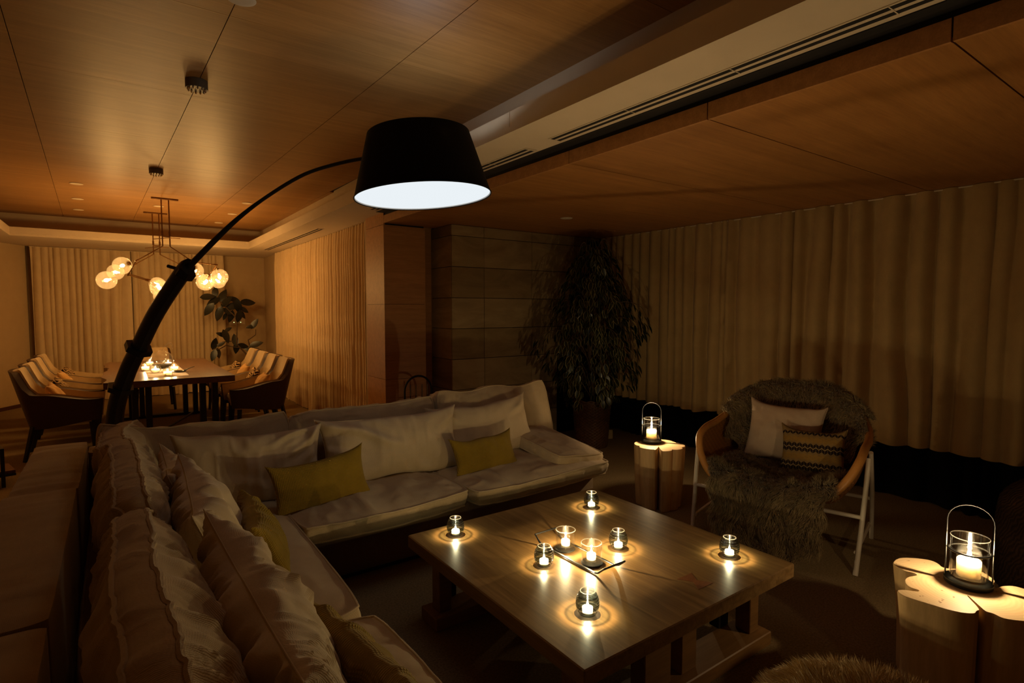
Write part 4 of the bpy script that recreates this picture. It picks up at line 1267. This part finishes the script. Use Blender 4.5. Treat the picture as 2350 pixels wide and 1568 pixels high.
fl_me, fl_P = leaf_mesh(.080, .034, [LG, LE], 'ficus_leaf', edge=.85)
def leaf_pose(p, out, rnd):
    d = Vector((out.x, out.y, 0)) * rnd.uniform(.2, .8) + Vector((0, 0, -1)) * rnd.uniform(.5, 1.2) + Vector((rnd.uniform(-.35, .35), rnd.uniform(-.35, .35), 0))
    d.normalize(); up = Vector((out.x + rnd.uniform(-.6, .6), out.y + rnd.uniform(-.6, .6), .5)).normalized()
    y = up.cross(d).normalized(); z = d.cross(y)
    s = rnd.uniform(.85, 1.4)
    m = Matrix((d * s, y * s, z * s)).transposed().to_4x4(); m.translation = p
    return m
poses = []
for k in range(1900):
    pts = leaf_anchor[rf.randrange(len(leaf_anchor))]
    t = rf.random() ** .55; i = min(len(pts) - 2, int(t * (len(pts) - 1)))
    p = pts[i].lerp(pts[i + 1], rf.random())
    hang = rf.random() ** 1.6 * .26
    p = Vector((p.x + rf.uniform(-.05, .05), p.y + rf.uniform(-.05, .05), max(.50, p.z - hang)))
    rr = math.hypot(p.x, p.y)
    mx = crown_r(p.z) * (1.0 + .34 * math.sin(3 * math.atan2(p.y, p.x) + 4.5 * p.z) + .16 * math.sin(7 * p.z + 1.3))
    if rr > mx: p.x *= mx / rr; p.y *= mx / rr
    if 4.10 + p.x > 4.70 or 4.28 + p.y > 4.84: continue
    out = Vector((p.x, p.y, 0)); out = out.normalized() if out.length > .02 else Vector((1, 0, 0))
    poses.append((p, leaf_pose(p, out, rf)))
view = Vector((-.68, -.73, 0))
poses.sort(key=lambda q: -(q[0].dot(view)))
for p, m in poses[:300]:
    o = bpy.data.objects.new('leaf', fl_me); link(o, fx); o.matrix_basis = m
V_, F_l, MI = [], [], []
mverts = [v.co.copy() for v in fl_me.vertices]; mpol = [(list(q.vertices), q.material_index) for q in fl_me.polygons]
mb = MB()
for p, m in poses[300:]:
    b = len(mb.v); mb.v.extend([tuple(m @ v) for v in mverts])
    for q, mi in mpol: mb.f.append(tuple(i + b for i in q)); mb.mi.append(mi)
fo = mb.build('foliage', [LG, LE], fx, angle=80, merge=False, fix=False); fo['kind'] = 'stuff'

tag(MB().prism([(-.05, -.006), (.05, -.006), (.05, .006), (-.05, .006)], 0, .10).build('shelf_board', plain('pale board', lin(170, 148, 104), .7), smooth=False), 'small pale board standing on the floor behind the wicker basket', 'board')
o = bpy.data.objects['shelf_board']; o.location = (4.47, 4.40, 0); o.rotation_euler = (0, 0, -.6)

# ------------------------------------------------------------------ fireplace tools
ft = thing('fireplace_tool_set', 'black arched fireplace tool stand in front of the wood pillar', 'fireplace tools', (2.44, 5.02, 0))
ap = [(-.145, 0, .02), (-.145, 0, .4), (-.145, 0, .645)] + [(-.145 * math.cos(a), 0, .645 + .145 * math.sin(a)) for a in [k * PI / 14 for k in range(1, 14)]] + [(.145, 0, .645), (.145, 0, .4), (.145, 0, .02)]
MB().tube(ap, .010, 8).build('arch', M['black'], ft)
MB().box((0, 0, .011), (.32, .16, .022), .004).build('base', M['black'], ft)
MB().tube([(-.145, 0, .555), (.145, 0, .555)], .0045, 6).build('cross_bar', M['black'], ft)
for i, x in enumerate((-.09, -.03, .035, .095)):
    tl = MB().tube([(x, -.012, .14), (x, -.012, .69)], .0045, 7).build('tool', M['black'], ft)
    MB().tube([(x, -.012, .60), (x, -.012, .705)], .0075, 8).build('grip', plain('steel', (.25, .24, .22), .35, .9) if i == 0 else bpy.data.materials['steel'], tl)
    MB().box((x, -.012, .12), (.05 if i != 1 else .03, .012, .08), .004).build('tool_head', M['black'], tl)
# ------------------------------------------------------------------ dining table
dt = thing('dining_table', 'long dark wood dining table with a wavy live edge on its left side', 'table', (.47, 7.90, 0))
dm = wood('dark walnut top', lin(92, 62, 40), lin(120, 84, 56), (24, 1.6, 24), rough=.32, spec=.5, rnd=0, bump=.04)
def live(y): return -.575 + .018 * math.sin(y * 5.1 + 1) + .012 * math.sin(y * 11.3) + (.03 if abs(y - .35) < .10 else 0)
ys = np.linspace(-1.29, 1.29, 60)
poly = [(.575, -1.29), (.575, 1.29)] + [(live(y), y) for y in ys[::-1]]
MB().prism(poly, .675, .74).build('tabletop', dm, dt, smooth=False)
for sy in (-.95, .95):
    for x in (-.32, -.20, .30, .42):
        MB().box((x, sy, .345), (.055, .12, .655), .004).build('leg', M['blackwood'], dt)
    MB().box((.05, sy, .0175), (.95, .12, .035), .003).build('foot_bar', M['blackwood'], dt)
    MB().box((.05, sy, .66), (.95, .10, .03), .003).build('top_bar', M['blackwood'], dt)
MB().tube([(-.3, -.93, .03), (.40, .93, .03)], .012, 6).build('brace', M['blackwood'], dt)

def live_box(name, label, cat, loc, rz=0): return thing(name, label, cat, loc, rz)
rn = MB().box((0, 0, .0012), (.37, 1.80, .0024), .0008).build('table_runner', fabric('pale runner', lin(206, 176, 130), weave=300))
rn.location = (.455, 7.75, .7402)
tag(rn, 'pale cloth runner lying along the dining table', 'runner')
dz = .7432
vs = thing('glass_vase', 'clear bulbous glass vase in the middle of the dining table', 'vase', (.456, 7.86, dz))
MB().lathe([(.0, .0), (.06, .0), (.105, .04), (.125, .10), (.105, .16), (.06, .195), (.035, .21), (.030, .225)], 40, close=False).build('bowl', M['globe'], vs)
MB().lathe([(.0, .004), (.057, .004), (.098, .040), (.10, .05), (.0, .052)], 36).build('dark_pebbles', plain('dark pebbles', (.02, .016, .008), .6, bump=(60, .8)), vs)
MB().tube(bez([(0, 0, .21), (.02, 0, .25), (.075, .01, .30), (.11, .0, .27), (.10, .0, .22)], 5), .006, 7).build('glass_handle', M['globe'], vs)
for i, (x, y, lab) in enumerate([(.351, 8.36, 'round tea light glass at the far left of the dining runner'), (.279, 7.69, 'round tea light glass at the left edge of the dining runner'),
        (.36, 7.36, 'small round tea light glass in front of the bulbous vase'), (.449, 6.95, 'nearest round tea light glass on the dining runner'),
        (.55, 7.49, 'round tea light glass at the right edge of the dining runner'), (.535, 8.15, 'round tea light glass directly behind the bulbous vase')]):
    c = thing('tealight_globe', lab, 'candle holder', (x, y, dz), 0, 'tea light globes on the dining table')
    MB().lathe([(.0, .0), (.03, .0), (.048, .018), (.055, .045), (.048, .072), (.032, .088)], 28, close=False).build('glass_globe', M['clearglass'], c)
    w = MB().lathe([(.0, .003), (.036, .003), (.040, .02), (.038, .042), (.0, .043)], 24).build('wax', M['wax'], c)
    flame_mesh(.044, .03, .007).build('flame', M['flame'], w)
    lamp('flame_light', (0, 0, .062), P_DINING_CANDLE, CANDLE, c, .012)
sp_ = thing('spoon_dish', 'small dark leaf-shaped dish with a handle on the near end of the dining runner', 'dish', (.585, 7.28, dz), .6)
MB().lathe([(.0, .0), (.05, .0), (.075, .012), (.073, .014), (.045, .004), (.0, .004)], 28).build('bowl', plain('dark glaze', (.02, .018, .01), .15, spec=.7), sp_)
MB().tube([(.06, 0, .012), (.12, 0, .03), (.19, 0, .045)], [.012, .008, .006], 8, flat=.5).build('handle', M['black'], sp_)

# ------------------------------------------------------------------ dining chairs (facing local -y)
M['tan'] = plain('brown leather', lin(64, 40, 22), .5, vary=.1, scale=9, bump=(120, .1))
M['seatcloth'] = fabric('oatmeal chair cloth', lin(196, 168, 124), weave=420, vary=.08)
def shell_pts(nu=41):
    U_ = []
    for k in range(nu):
        s = -1 + 2 * k / (nu - 1); a = abs(s)
        if a > .42:
            q = (a - .42) / .58; x = .25 + .025 * math.sin(q * PI * .6); y = .20 - .50 * q
        else:
            th = a / .42 * PI / 2; x = .25 * math.sin(th) ** .75; y = .20 + .09 * math.cos(th) ** .75
        U_.append((x * (1 if s >= 0 else -1), y, a))
    return U_
def make_chair(label):
    t = thing('dining_chair', label, 'chair', (0, 0, 0), 0, 'upholstered chairs around the dining table')
    rows_o, rows_i = [], []
    sp_ = shell_pts()
    for q in np.linspace(0, 1, 12):
        ro_, ri_ = [], []
        for x, y, a in sp_:
            top = .865 - .235 * float(smooth((a - .27) / .20)) - .07 * float(smooth((a - .45) / .5)); bot = .30 + .05 * float(smooth((a - .5) / .5))
            z = bot + (top - bot) * q
            ln = .085 * ((z - .45) / .4) if y > .1 else 0
            k = 1 - .06 * (1 - q)
            ro_.append((x * k, y * k + ln, z)); ri_.append((x * k * .86, (y - .05) * k + ln, z))
        rows_o.append(ro_); rows_i.append(ri_)
    mb = MB().grid(np.array(rows_o)); 
    mb.grid(np.array([rows_o[0], rows_i[0]])); mb.grid(np.array([rows_o[-1], rows_i[-1]]))
    mb.grid(np.array([[r[0] for r in rows_o], [r[0] for r in rows_i]])); mb.grid(np.array([[r[-1] for r in rows_o], [r[-1] for r in rows_i]]))
    mb.add([p for p in rows_o[0]], [list(range(len(sp_)))])
    mb.build('shell', M['tan'], t, angle=50)
    # padded inner lining: thick at the back
    R2 = []
    for r in rows_i[2:]:
        R2.append([(x * .985, y - .006 - .022 * math.cos(min(1, abs(x) / .25) * PI / 2), z + (.012 if r is rows_i[-1] else 0)) for x, y, z in r])
    mb = MB().grid(np.array(R2)); mb.grid(np.array([R2[-1], [(x, y + .03, z - .004) for x, y, z in rows_i[-1]]]))
    mb.build('backrest', M['seatcloth'], t, angle=60)
    m2, la, lb = box_cushion(.46, .50, .09, 3, n=18, crown=.018, wr=.002)
    s = m2.build('seat', M['seatcloth'], t, angle=50); s.location = (0, -.06, .425)
    for sx in (-1, 1):
        for y0, y1 in ((-.25, -.27), (.20, .27)):
            MB().tube([(sx * .215, y0, .33), (sx * .235, y1, 0)], [.024, .017], 4).build('leg', M['blackwood'], t, smooth=False)
    return t
CLS = {'right': ('nearest', 'second nearest', 'third nearest', 'farthest')}
first = None
for side, X0, ysd, rz in (('right', 1.36, (7.0, 7.58, 8.2, 8.84), -PI / 2), ('left', -.46, (7.15, 7.83, 8.55, 9.2), PI / 2)):
    for k, y in enumerate(ysd):
        lab = '%s upholstered dining chair on the %s side of the long dark table' % (CLS['right'][k], side)
        if first is None: first = make_chair(lab); first.location = (X0, y, 0); first.rotation_euler = (0, 0, rz)
        else: dup(first, (X0, y, 0), rz, lab)
dup(first, (.45, 9.62, 0), 0, 'upholstered dining chair at the far head of the long table')
def small_pattern():
    m, nt, b = base_mat('black and cream woven pattern', .9, 0, .1)
    ck = nt.nodes.new('ShaderNodeTexWave'); ck.bands_direction = 'DIAGONAL'; ck.inputs['Scale'].default_value = 18; ck.inputs['Distortion'].default_value = 8; ck.inputs['Detail'].default_value = 0
    nt.links.new(_coord(nt, (1, 1, 1)), ck.inputs['Vector'])
    nt.links.new(_ramp(nt, ck.outputs['Color'], [(.45, lin(40, 26, 16)), (.55, lin(190, 156, 110))]), b.inputs['Base Color'])
    return m
M['pattern'] = small_pattern()
M['amber_cloth'] = fabric('golden bouclé', lin(206, 158, 92), weave=260, vary=.12)
for side, X0, ysd, d in (('right', 1.36, (7.0, 7.58, 8.2, 8.84), 1), ('left', -.46, (7.15, 7.83, 8.55, 9.2), -1)):
    for k, y in enumerate(ysd):
        pat = (k % 2 == 1)
        lab = '%s pillow on the %s dining chair, %s side' % ('black and cream patterned' if pat else 'golden textured', CLS['right'][k], side)
        throw_pillow('chair_pillow', lab, M['pattern'] if pat else M['amber_cloth'], .32, .26, .12,
                     frame((X0 + d * .03, y, .575), (0, -d if d > 0 else 1, 0), (d * .45, 0, .9)), 130 + k + (0 if side == 'right' else 9), group='pillows on the dining chairs', seam=False, n=18)

# ------------------------------------------------------------------ chandeliers
def chandelier(name, label, X, Y_, globes, joints):
    t = thing(name, label, 'chandelier', (X, Y_, H1), 0, 'branching globe chandeliers over the dining table')
    def R(p): return (p[0] - X, p[1] - Y_, p[2] - H1)
    MB().box((0, 0, -.009), (.27, .045, .016), .003).build('ceiling_plate', M['brass'], t)
    for s in (-1, 1):
        MB().tube([(s * .037, 0, -.012), (s * .037, 0, -.40)], .007, 8).build('rod', M['brass'], t)
        MB().tube([(s * .037, 0, -.38), (s * .037, 0, -.43)], .011, 8).build('rod_joint', M['brass'], t)
        MB().tube([(s * .037, 0, -.43), (s * .037, 0, -.555)], .007, 8).build('rod', M['brass'], t)
    MB().tube([(-.037, 0, -.44), (.037, 0, -.44)], .008, 8).build('bridge', M['brass'], t)
    MB().tube([(-.13, .05, -.475), (.01, .0, -.455), (.13, -.10, -.465)], .005, 6).build('cross_arm', M['brass'], t)
    for a, b in joints:
        a, b = Vector(R(a)), Vector(R(b))
        MB().tube([a, b], .0058, 8).build('arm', M['brass'], t)
        MB().tube([b - (b - a).normalized() * .03, b + (b - a).normalized() * .012], .0095, 8).build('arm_joint', M['brass'], t)
    for g_, fr in globes:
        gp = Vector(R(g_)); d = (Vector(R(fr)) - gp).normalized()
        ax = d.rotation_difference(Vector((0, 0, 1))).inverted().to_matrix().to_4x4()
        m = Matrix.Translation(gp) @ ax
        prof = [(.098 * math.sin(PI * i / 22), .098 * -math.cos(PI * i / 22)) for i in range(0, 21)]
        go = MB().lathe(prof, 36, close=False).build('glass_globe', M['globe'], t, angle=80, matrix=m)
        MB().tube([(0, 0, .045), (0, 0, .105)], .017, 12).build('socket', M['brass'], go)
        MB().lathe([(.0, -.030), (.012, -.022), (.0155, .0), (.012, .022), (.009, .044)], 16).build('filament_bulb', M['filament'], go)
        lamp('bulb_light', tuple(gp), P_BULB, BULB, t, .022)
    return t
M['filament'] = flame_mat('glowing filament bulb', (1, .62, .26), 14)
Y1, Y2 = 7.70, 8.90
j1 = (.493, Y1, 2.185); j2 = (.567, Y1, 2.185)
L1, L2, L3, L4 = (.23, Y1 - .02, 2.00), (.15, Y1 + .02, 1.84), (.33, Y1 - .12, 1.775), (.80, Y1 + .02, 2.02)
R1 = (1.04, Y1 - .06, 1.99)
chandelier('chandelier', 'nearer brass branching chandelier with clear glass globes over the dining table', .53, Y1,
    [((-.05, Y1 - .10, 1.77), L2), ((.10, Y1 + .12, 1.95), L1), ((.435, Y1 - .22, 1.69), L3), ((1.07, Y1 - .05, 1.845), R1), ((.84, Y1 + .24, 1.93), L4), ((.93, Y1 + .10, 1.78), (1.0, Y1 + .05, 1.9))],
    [(j1, L1), (L1, L2), (L2, L3), (j2, L4), (L4, R1), (R1, (1.0, Y1 + .05, 1.9))])
j1 = (.463, Y2, 2.185); j2 = (.537, Y2, 2.185)
A1, A2, A3, B1, B2 = (.25, Y2, 2.04), (.17, Y2 + .03, 1.92), (.40, Y2 - .05, 1.84), (.88, Y2, 2.00), (1.12, Y2 - .05, 1.93)
chandelier('chandelier', 'farther brass branching chandelier with clear glass globes over the dining table', .50, Y2,
    [((.04, Y2 - .03, 1.93), A2), ((.49, Y2 - .05, 1.78), A3), ((.53, Y2 - .12, 1.63), (.45, Y2 - .1, 1.74)), ((1.08, Y2 + .03, 1.84), B2), ((1.22, Y2 - .05, 1.845), B2)],
    [(j1, A1), (A1, A2), (A2, A3), (A3, (.45, Y2 - .1, 1.74)), (j2, B1), (B1, B2)])

# ------------------------------------------------------------------ rubber plant behind the dining chairs
rp = thing('rubber_plant', 'dark rubber plant with big oval leaves in the far dining corner', 'plant', (1.87, 10.45, 0))
MB().lathe([(.0, .0), (.15, .0), (.20, .30), (.20, .32), (.17, .30), (.0, .29)], 36).build('pot', plain('dark pot', (.02, .016, .012), .4), rp)
OX, OY = 1.87, 10.45
def stem(pts, r): 
    MB().tube([(x - OX, 0 + .03 * math.sin(i * 1.3), z) for i, (x, z) in enumerate(pts)], r, 7).build('stem', bark, rp)
stem([(1.87, .25), (1.87, .64), (1.74, .80), (1.69, .86), (1.70, 1.23), (1.68, 1.33), (1.54, 1.49), (1.43, 1.60)], [.014, .014, .013, .012, .011, .010, .009, .008])
stem([(1.90, .25), (1.93, .66), (1.90, .81), (1.87, .92), (1.99, 1.01), (2.0, 1.10)], [.012, .012, .011, .010, .008, .006])
stem([(1.73, .80), (1.64, .81), (1.53, .84), (1.42, .78), (1.34, .79)], .008)
stem([(1.64, .91), (1.49, .90), (1.39, .86)], .007)
RG = leaf_mat('rubber leaf', (.012, .014, .008), .3)
rl_me, _ = leaf_mesh(.24, .115, [RG, RG], 'rubber_leaf', fold=.12, curl=.12)
LV = [(1.28, 1.66, 8, 1.0), (1.40, 1.74, 85, .9), (1.35, 1.57, 215, 1.15), (1.28, 1.45, 235, 1.1), (1.51, 1.68, 60, 1.05), (1.44, 1.38, 250, 1.15), (1.55, 1.58, 50, 1.05), (1.68, 1.62, 150, 1.0),
      (1.65, 1.50, 200, 1.1), (1.72, 1.50, 280, 1.1), (1.88, 1.57, 4, 1.2), (1.83, 1.44, -35, .7), (1.63, 1.33, 255, .95), (1.73, 1.33, 262, 1.0), (1.80, 1.36, -50, .8), (1.56, 1.42, 140, .8),
      (1.54, 1.33, 240, .6), (1.45, 1.03, 155, .7), (1.52, 1.00, 290, 1.05), (1.56, 1.11, 35, .6), (1.37, .87, 70, .95), (1.44, .87, 30, .6), (1.33, .69, 250, .9), (1.42, .71, 280, .8),
      (1.67, .93, 95, .95), (1.69, .79, 265, .9), (1.80, .82, -8, .9), (1.98, 1.20, 60, .9), (1.91, 1.15, 190, .6), (1.98, .85, 20, 1.0), (2.00, .74, 0, .8), (1.86, .76, 165, .6)]
rl = random.Random(3)
for x, z, ang, s in LV:
    a = math.radians(ang); d = Vector((math.cos(a), rl.uniform(-.35, .25), math.sin(a))).normalized()
    up = Vector((rl.uniform(-.3, .3), -1, rl.uniform(.1, .8))).normalized()
    y = up.cross(d).normalized(); zz = d.cross(y)
    m = Matrix((d * s, y * s, zz * s)).transposed().to_4x4()
    c = Vector((x - OX, rl.uniform(-.1, .1), z)) - d * .12 * s
    m.translation = c
    o = bpy.data.objects.new('leaf', rl_me); link(o, rp); o.matrix_basis = m

# ------------------------------------------------------------------ ceiling fittings, air slots, small fixtures
for x, y, lab in ((-.266, 7.32, 'recessed downlight nearest the camera in the left ceiling row'), (-.297, 8.305, 'recessed downlight left of the chandeliers, middle of the left row'), (-.325, 9.2, 'recessed downlight at the far end of the left row'),
                  (1.365, 7.45, 'recessed downlight nearest the camera in the right ceiling row'), (1.352, 8.405, 'recessed downlight right of the chandeliers, middle of the right row'), (1.32, 9.36, 'recessed downlight at the far end of the right row'),
                  (.504, 8.307, 'recessed downlight between the two chandelier plates'), (.475, 2.60, 'recessed downlight cut off by the top edge of the picture')):
    d = thing('recessed_downlight', lab, 'downlight', (x, y, H1), 0, 'recessed ceiling downlights')
    MB().lathe([(.036, -.001), (.056, -.001), (.058, -.004), (.054, -.006), (.036, -.005)], 32).build('trim_ring', M['plaster_soffit'], d, angle=40)
    MB().lathe([(.0, -.0008), (.036, -.0008), (.036, -.002), (.0, -.002)], 28).build('dark_reflector', M['gap'], d)
d = thing('recessed_downlight', 'recessed downlight in the lower wood ceiling above the fireplace', 'downlight', (3.457, 3.966, H2), 0, 'recessed ceiling downlights')
MB().lathe([(.036, -.001), (.056, -.001), (.058, -.004), (.054, -.006), (.036, -.005)], 32).build('trim_ring', M['plaster_soffit'], d, angle=40)
MB().lathe([(.0, -.0008), (.036, -.0008), (.036, -.002), (.0, -.002)], 28).build('dark_reflector', M['gap'], d)
for x, y, lab in ((.425, 3.66, 'surface-mounted grey cylinder spotlight on the wood ceiling, the nearer of two'), (.363, 6.145, 'surface-mounted grey cylinder spotlight on the wood ceiling in front of the chandeliers')):
    d = thing('ceiling_spotlight', lab, 'ceiling light', (x, y, H1), 0, 'surface-mounted ceiling spotlights')
    MB().lathe([(.0, -.0002), (.056, -.0002), (.057, -.003), (.057, -.046), (.055, -.048), (.0, -.048)], 36).build('housing', plain('warm grey metal', lin(96, 88, 76), .45, vary=.05) if y < 5 else bpy.data.materials['warm grey metal'], d, angle=40)
    for k in range(12):
        a = 2 * PI * k / 12
        MB().lathe([(.0, -.0115), (.0042, -.008), (.0058, .0), (.0, .002)], 8, (.044 * math.cos(a), .044 * math.sin(a), -.0495)).build('faceted_lens', plain('bright chrome', (.8, .75, .65), .08, 1.0) if (k == 0 and y < 5) else bpy.data.materials['bright chrome'], d, smooth=False)

def air_slot(y0, y1, x, z, lab):
    d = thing('air_diffuser', lab, 'air vent', (x, (y0 + y1) / 2, z), 0, 'slot air diffusers in the white soffit')
    L = y1 - y0
    MB().box((0, 0, -.0016), (.085, L, .003), .0005).build('frame', M['plaster_soffit'], d, smooth=False)
    for sx in (-.022, .022):
        MB().box((sx, 0, -.0038), (.022, L - .03, .0014)).build('slot', M['gap'], d, smooth=False)
    n = max(2, int(L / .5))
    for k in range(n + 1):
        MB().box((0, -L / 2 + .015 + (L - .03) * k / n, -.0042), (.078, .004, .001)).build('divider', M['plaster_soffit'], d, smooth=False)
air_slot(-.9, 2.46, 2.045, HS, 'long double-slot air diffuser in the white soffit running out of the top right')
air_slot(2.67, 3.5, 2.05, HS, 'short double-slot air diffuser in the soffit behind the lamp shade')
air_slot(4.55, 5.15, 2.05, HS, 'short air diffuser in the soffit just left of the lamp shade')
air_slot(6.7, 9.6, 2.02, HS, 'long air diffuser in the soffit above the dining side curtain')

sw = thing('wall_switch', 'cream wall switch plate with three green pilot lights behind the rubber plant', 'switch', (1.83, 11.18, 1.235))
MB().box((0, -.006, 0), (.27, .011, .12), .003).build('plate', M['plaster_soffit'], sw)
for k in range(3):
    MB().box((-.055 + .055 * k, -.0125, -.02), (.014, .002, .008)).build('pilot_light', emit('green pilot', (.75, 1, .35), 2.5) if k == 0 else bpy.data.materials['green pilot'], sw, smooth=False)

cb = thing('sideboard', 'tall wooden cabinet at the left edge against the dining wall', 'cabinet', (-1.388, 9.98, 0), 0)
cw = wood('cabinet wood', lin(112, 68, 36), lin(140, 90, 52), (22, 22, 2), rough=.45, rnd=.1)
MB().box((-.0, -.25, .55), (.11, .9, 1.10), .004).build('body', cw, cb, smooth=False)
MB().box((.002, -.25, 1.105), (.125, .93, .02), .003).build('top', cw, cb, smooth=False)
for k in (-.47, -.03):
    o = MB().box((.0585, k, .55), (.012, .41, 1.0), .003).build('door', cw, cb, smooth=False)
    MB().box((.069, k + .15, .6), (.01, .012, .14), .003).build('handle', M['black'], o, smooth=False)

sk = thing('floor_speaker', 'black slab speaker standing on the floor beside the dining side curtain', 'speaker', (2.06, 9.75, 0), .25)
MB().box((0, 0, .32), (.16, .10, .62), .01).build('cabinet', M['black'], sk)
MB().box((-.0, -.053, .33), (.13, .006, .55), .002).build('grille', plain('black grille', (.008, .008, .008), .9, bump=(300, .5)), sk)
MB().box((0, 0, .005), (.19, .13, .01), .002).build('foot', M['black'], sk)

st2 = thing('low_stand', 'low black metal stand with a brown wooden shelf at the left edge of the picture', 'stand', (-1.0, 6.15, 0), .25)
MB().box((.06, 0, .115), (.42, .30, .025), .003).build('shelf', wood('brown shelf wood', lin(104, 58, 28), lin(126, 74, 38), (3, 24, 24), rough=.5), st2, smooth=False)
for x in (-.14, .19):
    for y in (-.165, .165):
        MB().box((x, y, .15), (.025, .02, .30), .002).build('leg', M['black'], st2, smooth=False)
    MB().box((x, 0, .31), (.025, .35, .02), .002).build('rail', M['black'], st2, smooth=False)
MB().box((.06, -.162, .095), (.42, .014, .02), .002).build('rail', M['black'], st2, smooth=False)
